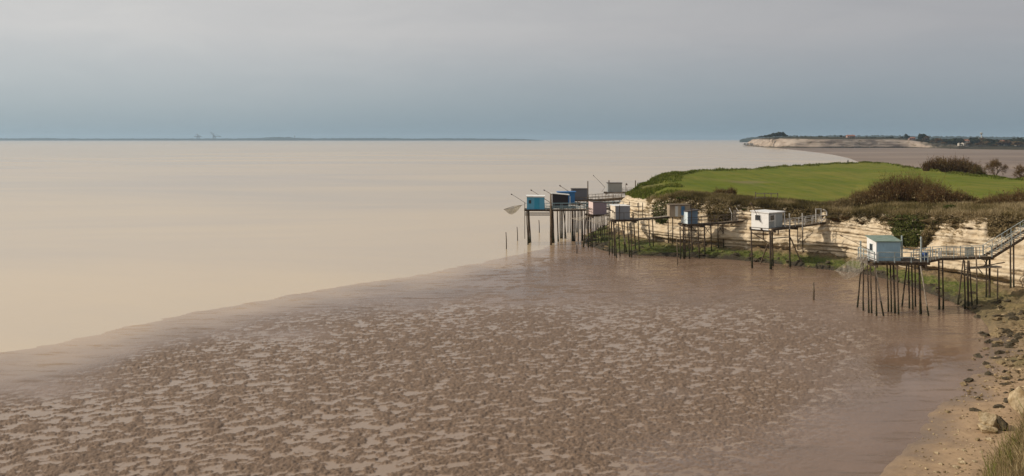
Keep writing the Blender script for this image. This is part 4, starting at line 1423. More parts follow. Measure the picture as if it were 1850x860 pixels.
# --- the dark shelter, the royal blue hut and the two greys behind
G_SIDE = paint('black_brown_boards', (0.035, 0.028, 0.03), 0.8)
H_SIDE = paint('royal_blue_boards', (0.030, 0.135, 0.33), 0.85)
I_SIDE = paint('charcoal_grey_boards', (0.125, 0.13, 0.155), 0.85)
J_SIDE = paint('pale_grey_boards', (0.255, 0.27, 0.275), 0.88)


def ex_g(root, F, O):
    MB().beam(F(3.05, -.35, 0), F(3.05, -.35, 1.85), .09).build('porch_post', P_WHITE, root)
    hoist(root, D(994, 366, 158.6), D(960.5, 344, 160), .05)
    hoist(root, D(999, 353, 160), D(984, 344, 161), .05)


hut('black brown shelter with pale sloping roof beside the sky blue hut', 998.6, 373.5, 6.0, 0, 2.75, 2.4, 2.3, 2.05, G_SIDE, G_SIDE, P_RAILW, (-.3, 4.0, -.5, 2.8), (.25, .3),
    stilts=[(1012, 1012.5, 422), (1017, 1016, 421), (1021, 1020.5, 420), (1015, 1014.5, 418), (1018, 1023, 418)], extra=ex_g, yc=(156.8, 160.5))


def ex_h(root, F, O):
    hoist(root, D(1031, 348.5, 169), D(1012.4, 336, 170), .055)


hut('royal blue hut behind the black brown shelter', 1009, 367.0, 5.9, 0, 3.1, 2.6, 2.0, 2.05, H_SIDE, H_SIDE, H_SIDE, (-.3, 4.2, -.5, 2.9), (.28, .2),
    stilts=[(1026, 1026, 413), (1030, 1030.5, 412), (1040, 1041, 414), (1044, 1043, 413), (1011, 1012, 412), (1014, 1014.5, 411), (1017, 1022, 410)], extra=ex_h, yc=(167, 171))
walkway('dark walkway leading from the royal blue hut to the point', [(12.3, 169.0, 5.85), (21.0, 170.5, 5.95)], 1.1, WOOD_M, .95, None, stilts=[(1056, 1056, 413), (1062, 1062, 413), (1078, 1078, 413), (1090, 1090, 413)], yc=(168, 170.5))


def ex_i(root, F, O):
    q = D(1062.3, 357, 175.5)
    MB().tube([Vector((q.x, q.y, -.4)), D(1062, 327, 175.5)], [.15, .10], 7).build('mast', WOOD_D, root, smooth=True)
    MB().beam(D(1032, 341, 174.6), D(1032, 360, 174.6), .1).build('mast', WOOD_D, root)


hut('charcoal grey hut with flat dark roof behind the blue huts', 1033.5, 361, 6.0, 0, 3.0, 2.6, 2.1, 2.1, I_SIDE, I_SIDE, ROOF_FELT, (-.3, 4.4, -.5, 2.9), (.15, .15),
    stilts=[(1035, 1035, 410), (1048, 1048, 409), (1060, 1060, 409), (1066, 1066, 409)], extra=ex_i, yc=(173.5, 178))
walkway('dark weathered walkway from the charcoal grey hut to the point', [(15.6, 176.2, 5.95), (24.0, 180.0, 6.3)], 1.3, WOOD_G, .95, None, stilts=[(1079, 1079, 409), (1092, 1092, 409), (1108, 1108, 408), (1119, 1119, 407)], yc=(176, 180), stringer=.4)


def ex_j(root, F, O):
    hoist(root, D(1093, 338.5, 202), D(1073, 318, 203), .04)
    MB().tube([D(1093, 338.5, 202), D(1087, 347, 202)], .03, 5).build('stay', WOOD_D, root)
    MB().tube([F(.25, .4, 2.2), F(.25, .4, 2.75)], [.14, .10], 7).build('chimney', IRON, root)
    rail_line(root, F(3.3, -.4, 0), F(6.2, -.4, 0), .95, (.35, .65), 1.1, WOOD_M, .06)
    MB().beam(D(1130.5, 347, 202), D(1130.5, 332, 202), .08).build('lamp_post', IRON, root)
    MB().tube([D(1130.5, 332, 202), D(1132, 331.5, 202), D(1132.4, 334.5, 202)], [.05, .12, .2], 7).build('lamp', IRON, root)


hut('pale grey hut with a lamp post on its deck beyond the point', 1098.5, 347.3, 5.85, 0, 3.2, 2.6, 2.05, 2.05, J_SIDE, J_SIDE, ROOF_FELT, (-.6, 6.5, -.5, 2.9), (.15, .15),
    stilts=[(1100, 1100, 394), (1108, 1108, 394), (1123, 1123, 394), (1140, 1140, 394), (1148, 1148, 394)], extra=ex_j, yc=(201, 205), group='stilted fishing huts along the shore')
walkway('railed walkway from the pale grey hut round the far side of the point', [(28.3, 203.0, 5.85), (34.0, 204.0, 6.3)], 1.1, WOOD_M, .95, None, mid=(.35, .65))
hut('dull grey hut half hidden behind the grassy point', 1156, 346.5, 5.9, 0, 3.4, 2.6, 1.9, 1.9, J_SIDE, J_SIDE, ROOF_FELT, (-.3, 3.9, -.5, 2.9), (.15, .15), stilts=[(1157, 1157, 393), (1170, 1170, 393)], yc=(204, 208))
q = D(1148.2, 350, 203)
pl = empty('mooring_mast', (q.x, q.y, 0))
tag(pl, 'tall dark mast standing by the railed walkway near the point', 'mast')
MB().tube([Vector((q.x, q.y, -.4)), D(1148, 326, 203)], [.14, .11], 7).build('pole', WOOD_D, pl, smooth=True)

# --- lone stakes in the mud and water
for px0, py0, px1, py1, r, lb in ((914, 419.5, 915, 449.5, .075, 'leftmost lone dark stake standing in the shallow water'), (934, 410, 935.2, 434.5, .07, 'lone dark stake in the water between the leftmost stake and the sky blue hut'),
                                  (973.6, 397.5, 974.4, 420, .08, 'lone dark stake in the water under the sky blue hut platform'), (1041.8, 442, 1042.2, 458.5, .085, 'short brown stake on the mud left of the weedy rocks'),
                                  (1469.5, 510, 1469.8, 543.5, .10, 'short thick stake alone on the open mud of the cove'), (1222, 430, 1224.6, 480, .065, 'tall thin pale brown stake on the mud before the small powder blue hut')):
    b = G(px1, py1, .05)
    o = MB().tube([b - Vector((0, 0, .6)), b + (D(px0, py0, b.y) - b) * .55 + Vector((.03, 0, 0)), D(px0, py0, b.y)], [r * 1.1, r, r * .85], 7).build('stake', WOOD_M if r < .068 or py1 > 500 else WOOD_D, None, smooth=True, origin=b)
    tag(o, lb, 'stake', 'lone stakes in mud and water')

# ------------------------------------------------------------------ vegetation
NR = np.random.default_rng(7)
VEG_SCRUB = tint_mat('scrub_leaves', [(0.055, 0.040, 0.020), (0.12, 0.088, 0.038), (0.18, 0.140, 0.058), (0.25, 0.185, 0.10), (0.38, 0.29, 0.17)], trans=.3)
VEG_TWIG = tint_mat('bare_twigs', [(0.050, 0.028, 0.014), (0.100, 0.054, 0.025), (0.140, 0.082, 0.034), (0.165, 0.120, 0.045), (0.27, 0.195, 0.10)], trans=.2)
VEG_GREEN = tint_mat('ivy_leaves', [(0.024, 0.032, 0.008), (0.066, 0.078, 0.018), (0.110, 0.118, 0.030), (0.19, 0.165, 0.070)], trans=.2)
VEG_DRY = tint_mat('dry_grass', [(0.10, 0.072, 0.034), (0.20, 0.148, 0.072), (0.30, 0.225, 0.115), (0.42, 0.33, 0.19)], trans=0.3)
VEG_GRASS = tint_mat('rough_grass', [(0.060, 0.075, 0.012), (0.100, 0.125, 0.018), (0.15, 0.160, 0.032), (0.23, 0.19, 0.075)], trans=0.3)
VEG_TREE = tint_mat('tree_leaves', [(0.014, 0.018, 0.008), (0.026, 0.032, 0.013), (0.042, 0.045, 0.020), (0.062, 0.054, 0.030)])
BARK = pmat('bark', (0.075, 0.055, 0.038), 0.95, 0.15, (0.13, 0.10, 0.075), scale=6, bump=0.4)


def unit(v):
    return v / (np.linalg.norm(v, axis=-1, keepdims=True) + 1e-9)


def leaf_mesh(name, P, size, tint, mat, flat=0.0):
    """many small leaf quads at the points P"""
    n = len(P)
    a = unit(NR.normal(size=(n, 3)))
    a[:, 2] *= (1 - flat)
    a = unit(a)
    b = unit(np.cross(a, unit(NR.normal(size=(n, 3)))))
    s = (np.broadcast_to(size, n) * NR.uniform(.6, 1.4, n))[:, None]
    V = np.stack([P - a * s, P + b * s * .55, P + a * s, P - b * s * .55], 1).reshape(-1, 3)
    return mesh_np(name, V, np.arange(n * 4).reshape(n, 4), mat, False, {'tint': np.repeat(tint, 4)})


def blade_mesh(name, B, T, w, tint, mat, bend=0.15):
    """thin bent blades or twigs from base points B to tips T"""
    n = len(B)
    d = T - B
    L = np.linalg.norm(d, axis=1, keepdims=True)
    side = unit(np.cross(d, NR.normal(size=(n, 3)))) * (np.broadcast_to(w, n)[:, None] * .5)
    bow = unit(np.cross(d, side)) * L * (NR.normal(size=(n, 1)) * bend)
    M = B + d * .55 + bow
    V = np.stack([B - side, B + side, M + side * .8, M - side * .8, T], 1).reshape(-1, 3)
    i = np.arange(n)[:, None] * 5
    F = np.concatenate([i + np.array([[0, 1, 2]]), i + np.array([[0, 2, 3]]), i + np.array([[3, 2, 4]])], 0)
    return mesh_np(name, V, F, mat, False, {'tint': np.repeat(tint, 5)})


def shrub_pts(n, rx, ry, h, seed, lumps=7):
    """points in the outer part of a lumpy mound standing on z = 0"""
    r = np.random.default_rng(seed)
    c = np.stack([r.uniform(-.6, .6, lumps) * rx, r.uniform(-.6, .6, lumps) * ry, r.uniform(.25, .6, lumps) * h], 1)
    rad = r.uniform(.35, .55, lumps)
    k = r.integers(0, lumps, n)
    d = unit(r.normal(size=(n, 3)))
    d[:, 2] = np.abs(d[:, 2]) * 1.0 - .25
    q = r.uniform(.55, 1.0, n) ** .6
    P = c[k] + d * (rad[k] * q)[:, None] * np.array([rx, ry, h * .9])
    P[:, 2] = np.maximum(P[:, 2], .02)
    t = np.clip(.45 + .3 * fbm(P[:, 0] * 1.6 / max(rx, .5), P[:, 1] * 1.6 / max(ry, .5), P[:, 2] * 2.5 / h, octv=2, seed=seed) + r.normal(size=n) * .16 + (r.uniform(-.15, .15, lumps))[k], 0, 1)
    return P, t


# -- scrub bushes along the cliff edge: a few meshes, many bushes
def bush_proto(kind, seed):
    if kind == 'leafy':
        P, t = shrub_pts(1500, 1.0, 1.0, 1.0, seed)
        return leaf_mesh('scrub_foliage', P, .10, t, VEG_SCRUB)
    if kind == 'green':
        P, t = shrub_pts(1500, 1.0, 1.0, 1.0, seed)
        return leaf_mesh('scrub_foliage', P, .10, t, VEG_GREEN)
    P, t = shrub_pts(1300, 1.0, 1.0, 1.0, seed)
    B = P * np.array([.45, .45, .35])
    return blade_mesh('scrub_foliage', B, P * np.array([1, 1, 1.08]), .045, t, VEG_TWIG if kind == 'twig' else VEG_DRY)


PROTO = {k: [bush_proto(k, 300 + 17 * i + j * 5) for j in range(3)] for i, k in enumerate(('leafy', 'green', 'twig', 'dry'))}
BUSH_LABEL = {'leafy': 'olive brown scrub bush', 'green': 'dark green cliff bush', 'twig': 'bare brown twiggy bush', 'dry': 'straw coloured scrub clump'}
SPOTS = [(1195, 'between the point and the plank shed'), (1262, 'above the plank shed'), (1345, 'between the shed and the white hut'), (1425, 'above the white hut'), (1500, 'above the white gateway'), (1575, 'between the gateway and the pale blue hut'),
         (1660, 'above the pale blue hut'), (1750, 'above the long pale walkway'), (9999, 'above the cliff stairs')]


def spot(px):
    return next(t for x, t in SPOTS if px < x)


def cliff_pt(px, t):
    """surface point of the cliff seen at the column px, at the share t of its height"""
    q = CP[:, :, :]
    col = 925 + q[:, 40, 0] / q[:, 40, 1] * FPX
    ok = (q[:, 40, 1] < 172) & (q[:, 40, 1] > 70) & (CTS > ring_param()[7])
    i = np.argmin(np.where(ok, np.abs(col - px), 1e9))
    j = int(round(t * (q.shape[1] - 1)))
    return q[i, j], COUT[i]


ORD = {}


def rank(o, base, tail, key, group):
    """remember a repeat; its label is finished at the end, once its place in the row is known"""
    ORD.setdefault((base, tail, group), []).append((key, o))


def place_bush(p, kind, r, h, label=None, group=None, name='scrub_bush'):
    me = PROTO[kind][RNG.randrange(3)]
    o = link(name, me)
    o.location = p
    o.scale = (r * RNG.uniform(.85, 1.15), r * RNG.uniform(.85, 1.15), h)
    o.rotation_euler = (0, 0, RNG.uniform(0, 6.28))
    g = '%s bushes along the cliff edge' % {'leafy': 'olive brown', 'green': 'dark green', 'twig': 'bare brown', 'dry': 'straw coloured'}[kind]
    tag(o, None, 'bush', g)
    px = 925 + p[0] / p[1] * FPX
    rank(o, BUSH_LABEL[kind], 'from the left ' + spot(px), px, g)
    return o


def fringe():
    # bushes on the edge
    n = 130
    for k in range(n):
        px = 1165 + (1880 - 1165) * ((k + RNG.random()) / n)
        tt = RNG.choice([1.0, 1.0, 1.0, .96, .92, .86])
        p, out = cliff_pt(px, tt)
        back = RNG.uniform(0.0, 3.6) if tt == 1.0 else 0
        q = Vector((p[0] - out[0] * back, p[1] - out[1] * back, p[2] + .12 * back - (.25 if tt == 1 else .5)))
        f = float(fbm(px / 55., 0.3, octv=2, seed=9))
        kind = RNG.choices(('leafy', 'twig', 'dry', 'green'), (5, 3, 1.5 + 9 * sstep(1560, 1720, px), 1.4 if f > 0 else .5))[0]
        s = RNG.choice((RNG.uniform(.4, .7), RNG.uniform(.5, 1.05)))
        place_bush(q, kind, s * 1.35, s * RNG.uniform(.5, .9))
    # rough growth between them: grass and stems by the thousand
    Bs, Ts, ti = [], [], []
    m = 21000
    px = NR.uniform(1150, 1900, m)
    for x in px:
        hang = float(vnoise(x / 16., 0.5, seed=5)) + .6 * float(vnoise(x / 5., 1.5, seed=6))
        tt = 1.0 if NR.random() < .66 else 1 - abs(NR.normal()) * .15 * max(0, .55 + hang)
        p, out = cliff_pt(x, min(max(tt, .55), 1))
        bk = NR.uniform(-.05, 1) * (5.0 if x < 1500 else 11.0) if tt >= 1 else 0
        base = np.array([p[0] - out[0] * bk, p[1] - out[1] * bk, p[2] + .5 * float(sstep(0, 5.5, bk)) - .1])
        for q in range(4):
            b = base + np.array([NR.normal() * .18, NR.normal() * .18, 0])
            L = NR.uniform(.3, .85) * (1.1 if tt >= 1 else .7)
            d = np.array([NR.normal() * .35 + out[0] * (.35 if tt >= 1 else .8), NR.normal() * .35 + out[1] * (.35 if tt >= 1 else .8), 1.0 if tt >= 1 else .1])
            Bs.append(b); Ts.append(b + unit(d) * L)
            ti.append(.34 + .38 * float(sstep(1560, 1720, x)) + .10 * float(x < 1290) + .22 * hang + NR.normal() * .2)
    # the same growth carries on round the cove, to the right of the stairs
    lo, hi = ring_param()[1], ring_param()[8]
    near = [i for i in range(len(CTS)) if lo < CTS[i] < hi]
    for _ in range(3500):
        i = near[RNG.randrange(len(near))]
        p, out = CP[i, -1], COUT[i]
        bk = RNG.uniform(-.2, 5)
        base = np.array([p[0] - out[0] * bk + RNG.gauss(0, .6), p[1] - out[1] * bk + RNG.gauss(0, .6), p[2] + .4 * float(sstep(0, 5.5, bk)) - .1])
        for q in range(4):
            b = base + np.array([RNG.gauss(0, .2), RNG.gauss(0, .2), 0])
            d = np.array([RNG.gauss(0, .35), RNG.gauss(0, .35), 1.0])
            Bs.append(b); Ts.append(b + unit(d) * RNG.uniform(.3, .9)); ti.append(.45 + RNG.gauss(0, .22))
    o = link('coastal_scrub', blade_mesh('coastal_scrub', np.array(Bs), np.array(Ts), .07, np.clip(np.array(ti) + .38 * fbm(np.array(Bs)[:, 0] / 3, np.array(Bs)[:, 1] / 3, octv=2, seed=3), 0, 1), tint_mat('rank_grass', [(0.085, 0.066, 0.026), (0.18, 0.142, 0.056), (0.28, 0.215, 0.105), (0.42, 0.33, 0.19)], trans=.35)))
    tag(o, 'matted brown grass and scrub hanging over the cliff edge', kind='stuff')


fringe()


def verge():
    # rough grass along the far and seaward rim of the field and over the hummocks of the point
    m = 26000
    s = np.where(NR.random(m) < .35, NR.uniform(0, 26, m), NR.uniform(4, 100, m))
    A = np.stack([np.interp(s, PD, PF[:, k]) for k in range(3)], -1)
    B = np.stack([np.interp(s, PD, PB[:, k]) for k in range(3)], -1)
    L = np.linalg.norm(B - A, axis=-1)
    w = np.where(NR.random(m) < .45 * (s < 26), NR.random(m) * L, L - np.abs(NR.normal(size=m)) * 3.2)
    w = np.clip(w, 0, L)
    P, back = plateau_xyz(s, w)
    f = fbm(P[:, 0] / 5, P[:, 1] / 5, octv=3, seed=201)
    keep = (f > -.25) | (back < 3)
    P, f, back = P[keep], f[keep], back[keep]
    n = len(P)
    Bp = np.repeat(P, 2, 0) + NR.normal(size=(2 * n, 3)) * np.array([.35, .35, 0]) - np.array([0, 0, .1])
    h = NR.uniform(.2, .6, 2 * n) * np.repeat(1 + .5 * np.clip(f, 0, 1), 2)
    d = unit(NR.normal(size=(2 * n, 3)) * .3 + np.array([.15, 0, 1]))
    t = np.clip(.32 + NR.normal(size=2 * n) * .2 + .35 * np.repeat(f, 2), 0, 1)
    o = link('field_verge', blade_mesh('field_verge', Bp, Bp + d * h[:, None], .16, t, VEG_GRASS))
    tag(o, 'rough tussocky grass rimming the cliff top field', kind='stuff')


verge()


def thicket(label, px0, px1, y, prof, depth, z0, seed, n, mat, stem_w=.06, leafy=.35, lmat=None, name='thicket'):
    """a dense clump of upright bare shoots; prof gives its height (m) along its width"""
    r = np.random.default_rng(seed)
    xa, xb = (px0 - 925) / FPX * y, (px1 - 925) / FPX * y
    u = r.random(n)
    v = r.uniform(-1, 1, n)
    x = xa + (xb - xa) * u
    yy = y + v * depth * np.sqrt(np.clip(1 - (2 * u - 1) ** 4, .05, 1))
    h = np.interp(u, np.linspace(0, 1, len(prof)), prof) * (1 - .55 * np.abs(v) ** 2) * (1 + .26 * fbm(x / .8, yy / .8, octv=3, seed=seed)) * np.where(r.random(n) < .03, 1.22, 1)
    cx = (xa + xb) / 2
    o0 = np.array([cx, y, z0])
    B = np.stack([x - cx, yy - y, -.2 + 0 * x], 1)
    d = np.stack([r.normal(size=n) * .18 + (u - .5) * .45, r.normal(size=n) * .18 + v * .25, np.ones(n)], 1)
    f = r.uniform(.45, 1.05, n)
    T = B + d * (h * f)[:, None]
    t = np.clip(.35 + .22 * fbm(x / 1.7, yy / 1.7, octv=2, seed=seed + 1) + .18 * (f - .7) + r.normal(size=n) * .15, 0, 1)
    root = empty(name, o0)
    tag(root, label, 'thicket')
    # side twigs
    k = np.repeat(np.arange(n), 3)
    q = r.uniform(.35, .95, len(k))
    B2 = B[k] + (T - B)[k] * q[:, None]
    T2 = B2 + unit(np.stack([r.normal(size=len(k)), r.normal(size=len(k)), 1.0 + r.random(len(k))], 1)) * (r.uniform(.25, .7, len(k)) * np.clip(h[k] / 3, .35, 1.2))[:, None]
    me = blade_mesh('shoots', np.concatenate([B, B2]), np.concatenate([T, T2]), np.concatenate([np.full(n, stem_w), np.full(len(k), stem_w * .6)]), np.concatenate([t, np.clip(t[k] + .08, 0, 1)]), mat, .06)
    link('shoots', me, root)
    if leafy:
        m = int(n * leafy * 3)
        k = r.integers(0, n, m)
        q = r.uniform(.2, .9, m)
        P = B[k] + (T - B)[k] * q[:, None] + r.normal(size=(m, 3)) * .15
        P[:, 2] = np.maximum(P[:, 2], .02)
        link('foliage', leaf_mesh('foliage', P, .13, np.clip(t[k] + r.normal(size=m) * .15, 0, 1), lmat or VEG_SCRUB), root)
    return root


thicket('large dense dark brown thicket rising in front of the field', 1538, 1694, 131, [1.2, 2.0, 2.8, 3.5, 4.3, 4.7, 4.6, 4.4, 3.9, 3.0], 3.2, 8.5, 401, 6000, VEG_TWIG)
thicket('lower reddish brown thicket adjoining the large one on its right', 1668, 1762, 122, [2.2, 2.9, 3.1, 2.7, 2.2, 1.7, 1.2], 2.6, 8.9, 402, 3000, VEG_TWIG)
thicket('wide brown bramble thicket at the right edge of the field', 1760, 1905, 112, [.8, 1.6, 2.2, 2.5, 2.6, 2.5, 2.2], 3.0, 9.25, 403, 4600, VEG_TWIG)
thicket('pale bleached bramble clump left of the large thicket', 1497, 1545, 131, [.8, 1.3, 1.7, 1.6], 1.6, 8.2, 404, 1100, VEG_DRY, .05, .15, VEG_DRY)
thicket('small dark bush left of a twin near the field edge', 1289, 1310, 148, [.9, 1.5, 1.2], .8, 8.6, 405, 600, VEG_TWIG)
thicket('small dark bush right of its twin near the field edge', 1308, 1327, 147, [.9, 1.6, 1.9, 1.1], .8, 8.6, 406, 700, VEG_TWIG)
thicket('long olive brown thicket on the far rim of the field', 1672, 1768, 251, [3.4, 4.3, 4.7, 5.0, 4.6, 4.7, 4.3, 3.6, 2.6], 2.2, 8.4, 407, 4600, VEG_TWIG, .11, 1.2)
thicket('small lone dark bush on the far rim of the field', 1633, 1647, 283, [.7, 1.7, .8], 1.0, 8.6, 408, 400, VEG_TWIG, .1)
thicket('dark evergreen bush at the foot of the bare tree', 1753, 1781, 229, [1.2, 2.9, 2.4, 1.0], 1.4, 8.2, 409, 900, VEG_TWIG, .08, 2.0, VEG_GREEN)


def hang_bush(label, px0, px1, t0, t1, n, seed, mat, size=.16, out=.5):
    """ivy spilling down the rock face"""
    r = np.random.default_rng(seed)
    P = []
    for _ in range(n):
        u = r.random()
        v = r.random() ** .8
        wdt = 1 - .55 * v
        px = (px0 + px1) / 2 + (u - .5) * (px1 - px0) * wdt + 10 * v * (1 if seed % 2 else -1)
        p, o = cliff_pt(px, t1 + (t0 - t1) * v)
        P.append(p + o * abs(r.normal()) * out * (1 - .4 * v) * (1.2 - abs(2 * u - 1)) + r.normal(size=3) * .12)
    P = np.array(P)
    c = P.mean(0)
    t = np.clip(.42 + .35 * fbm(P[:, 0] / .9, P[:, 1] / .9, P[:, 2] / .9, octv=2, seed=seed) + r.normal(size=n) * .15, 0, 1)
    o = link('ivy_bush', leaf_mesh('ivy_bush', P - c, size, t, mat))
    o.location = c
    tag(o, label, 'bush')


hang_bush('large bright green ivy spilling down the cliff below the thickets', 1592, 1672, .50, 1.0, 4600, 411, VEG_GREEN, .15, .42)
hang_bush('smaller olive bush clinging to the cliff right of the ivy', 1668, 1694, .5, .86, 1300, 412, VEG_SCRUB, .15, .5)
hang_bush('dark green bush on the rock left of the plank shed', 1166, 1208, .5, .95, 1500, 413, VEG_GREEN, .16, .5)
hang_bush('brown shrubby tangle draping the cliff left of the grey cliff gate', 1268, 1345, .62, 1.0, 2600, 414, VEG_SCRUB, .16, .5)
hang_bush('olive scrub covering the slope above the plank shed', 1180, 1268, .66, 1.0, 3000, 415, VEG_SCRUB, .16, .45)
hang_bush('straw brown scrub tongue hanging above the cliff stairs', 1775, 1850, .76, 1.0, 2600, 416, VEG_DRY, .14, .35)
hang_bush('brown scrub tongue hanging over the rock behind the white gateway', 1420, 1478, .80, 1.0, 1300, 418, VEG_SCRUB, .16, .6)


def bare_tree(label, px, y, z0, h, spread, seed, mat=VEG_TWIG, name='bare_tree'):
    r = np.random.default_rng(seed)
    base = np.array([(px - 925) / FPX * y, y, z0])
    root = empty(name, base)
    tag(root, label, 'tree')
    tips = []
    mb = MB()
    segs = []

    def grow(p, d, L, rad, lev):
        q = p + d * L
        segs.append((p, q, rad, lev))
        if lev >= 5:
            tips.append((p, q))
            return
        for _ in range(3 if lev < 3 else 4):
            nd = unit(d + r.normal(size=3) * (.48 if lev else .55) * spread + np.array([0, 0, .05]))
            grow(p + d * L * r.uniform(.6, 1), nd, L * r.uniform(.55, .82), rad * .62, lev + 1)
    for k in range(4):
        a = 6.28 * k / 4 + r.random()
        grow(np.zeros(3) - np.array([0, 0, .2]), unit(np.array([math.cos(a) * .55, math.sin(a) * .55, 1.0])), h * .27, .10, 1)
    for p, q, rad, lev in segs:
        if lev <= 2:
            mb.tube([p, q], [rad, rad * .7], 6)
    mb.build('trunk', BARK, root, smooth=True, origin=(0, 0, 0))
    S = [(p, q, rad) for p, q, rad, lev in segs if lev > 2]
    B = np.array([s[0] for s in S]); T = np.array([s[1] for s in S])
    m = len(B)
    k = np.repeat(np.arange(m), 4)
    B2 = B[k] + (T - B)[k] * r.uniform(.1, 1, len(k))[:, None]
    T2 = B2 + unit((T - B)[k] * 2 + r.normal(size=(len(k), 3)) * 1.0) * r.uniform(.3, .9, len(k))[:, None]
    link('crown', blade_mesh('crown', np.concatenate([B, B2]), np.concatenate([T, T2]), np.concatenate([np.array([s[2] * 1.6 for s in S]), np.full(len(k), .035)]), np.clip(.5 + r.normal(size=m + len(k)) * .2, 0, 1), mat, .05), root)


bare_tree('round leafless tree on the far rim of the field', 1797, 224, 8.4, 8.0, 1.1, 421)
bare_tree('leafless tree at the right edge behind the field', 1848, 206, 8.4, 6.0, 1.1, 422)


# -- fence, walker and small posts on the field
def field_fence():
    root = empty('field_fence', (D(1385, 362, 139).x, 139, 8.4))
    tag(root, 'short weathered post and rail fence standing alone on the field edge', 'fence')
    P = [D(px, 361.5, y) for px, y in ((1365, 138.6), (1381.5, 138.9), (1393, 139.1), (1405, 139.4))]
    for k, p in enumerate(P):
        MB().beam(p - Vector((0, 0, .3)), p + Vector((0, 0, 1.15 if k else 1.3)), .11).build('post', WOOD_M, root)
    for a, b in zip(P[:-1], P[1:]):
        for zz in (.35, 1.02):
            MB().beam(a + Vector((0, -.08, zz)), b + Vector((0, -.08, zz)), .05, .10).build('rail', WOOD_G, root)


field_fence()


def small_frame():
    a, b = D(1198, 320.5, 197), D(1204.5, 313.2, 197)
    root = empty('leaning_prop', (a.x, a.y, 9.3))
    tag(root, 'small leaning pole with an upright prop on the grassy point', 'pole')
    MB().tube([a - Vector((0, 0, .2)), b], .07, 6).build('pole', WOOD_D, root, smooth=True)
    MB().tube([D(1204.3, 319.5, 197), b], .05, 6).build('prop', WOOD_D, root, smooth=True)


small_frame()
for px, yy, lb in ((1475, 303, 'small dark marker post on the rim of the field'), (1540.5, 325, 'low dark marker post right of the person on the rim of the field'), (1418, 284, 'small dark marker post on the rim of the field nearer the sea')):
    x = (px - 925) / FPX * yy
    zb = 8.9
    o = MB().beam((x, yy, zb - .6), (x, yy, zb + .95), .16).build('marker_post', WOOD_D, None, origin=(x, yy, zb))
    tag(o, lb, 'post')


def person():
    """a walker standing at the edge, grown as one skinned body"""
    y = 322.0
    x = (1532 - 925) / FPX * y
    root = empty('person', (x, y, 8.75))
    tag(root, 'person in dark clothes standing on the far rim of the field', 'person')
    J = [((0, 0, .95), .13), ((0, 0, 1.15), .13), ((0, 0, 1.38), .16), ((0, 0, 1.50), .06), ((0, -.01, 1.62), .095), ((0, -.02, 1.73), .08),
         ((.19, 0, 1.42), .065), ((.25, .02, 1.15), .05), ((.24, -.08, .92), .04), ((-.19, 0, 1.42), .065), ((-.25, .02, 1.15), .05), ((-.23, -.08, .92), .04),
         ((.10, 0, .88), .10), ((.12, -.02, .48), .07), ((.12, .02, .07), .055), ((.13, -.14, .03), .04), ((-.10, 0, .88), .10), ((-.12, .03, .48), .07), ((-.13, .06, .07), .055), ((-.14, -.10, .03), .04)]
    E = [(0, 1), (1, 2), (2, 3), (3, 4), (4, 5), (2, 6), (6, 7), (7, 8), (2, 9), (9, 10), (10, 11), (0, 12), (12, 13), (13, 14), (14, 15), (0, 16), (16, 17), (17, 18), (18, 19)]
    me = bpy.data.meshes.new('body')
    me.from_pydata([j for j, r in J], E, [])
    me.update()
    o = link('body', me, root)
    sk = o.modifiers.new('skin', 'SKIN')
    if not me.skin_vertices:
        me.skin_vertices.new()
    for k, (j, r) in enumerate(J):
        me.skin_vertices[0].data[k].radius = (r, r * .8)
        me.skin_vertices[0].data[k].use_root = (k == 0)
    o.modifiers.new('sub', 'SUBSURF').levels = 1
    me.materials.append(paint('dark_clothes', (0.022, 0.022, 0.028), .8))
    hb = MB().tube([(0, 0.02, 1.70), (0, 0.02, 1.77), (0, 0.015, 1.83), (0, .01, 1.86)], [.10, .105, .08, .03], 8)
    hb.build('hair', paint('dark_hair', (0.02, 0.014, 0.01), .8), root, smooth=True, origin=(0, 0, 0))


person()

# ------------------------------------------------------------------ rocks
ROCK_PALE = pmat('pale_limestone_rock', (0.50, 0.40, 0.26), 0.92, 0.15, (0.27, 0.19, 0.10), scale=2.2, detail=6, bump=0.6, bscale=5, col3=(0.07, 0.065, 0.02), s3=1.6, f3=(0.58, 0.72))
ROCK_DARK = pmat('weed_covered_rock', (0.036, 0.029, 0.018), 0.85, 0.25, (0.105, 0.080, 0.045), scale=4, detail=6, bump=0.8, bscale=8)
ROCK_TAN = pmat('tan_rock', (0.27, 0.20, 0.11), 0.92, 0.15, (0.15, 0.11, 0.06), scale=3, detail=6, bump=0.6, bscale=6)


def rock_mesh(seed, mat, flat=.55, sub=3, blocky=1.0, ROUGH=.12):
    import bmesh
    bm = bmesh.new()
    bmesh.ops.create_icosphere(bm, subdivisions=sub, radius=1)
    V = np.array([v.co for v in bm.verts])
    r = np.random.default_rng(seed)
    for _ in range(15):                                       # planes that cut facets
        d = unit(r.normal(size=3))
        lim = r.uniform(.42, .82)
        s = V @ d
        V = V - np.where(s > lim, (s - lim) * blocky, 0)[:, None] * d
    V *= (1 + ROUGH * fbm(V[:, 0] * 1.7 + seed, V[:, 1] * 1.7, V[:, 2] * 2.2, octv=4, seed=seed, gain=.6))[:, None]
    V[:, 2] *= flat
    for v, c in zip(bm.verts, V):
        v.co = c
    me = bpy.data.meshes.new('rock')
    bm.to_mesh(me)
    bm.free()
    me.materials.append(mat)
    return me


RK = {m: [rock_mesh(500 + i * 7 + k * 31, mm, flat=f, sub=3, ROUGH=.16) for i, f in enumerate((.45, .6, .75, .55, .65))] for k, (m, mm) in enumerate((('dark', ROCK_DARK), ('pale', ROCK_PALE), ('tan', ROCK_TAN)))}
RLAB = {'dark': ('dark weedy rock', 'weed covered rocks of the foreshore'), 'pale': ('pale loose stone', 'pale loose stones on the beach'), 'tan': ('tan limestone rock', 'tan rocks along the shore')}


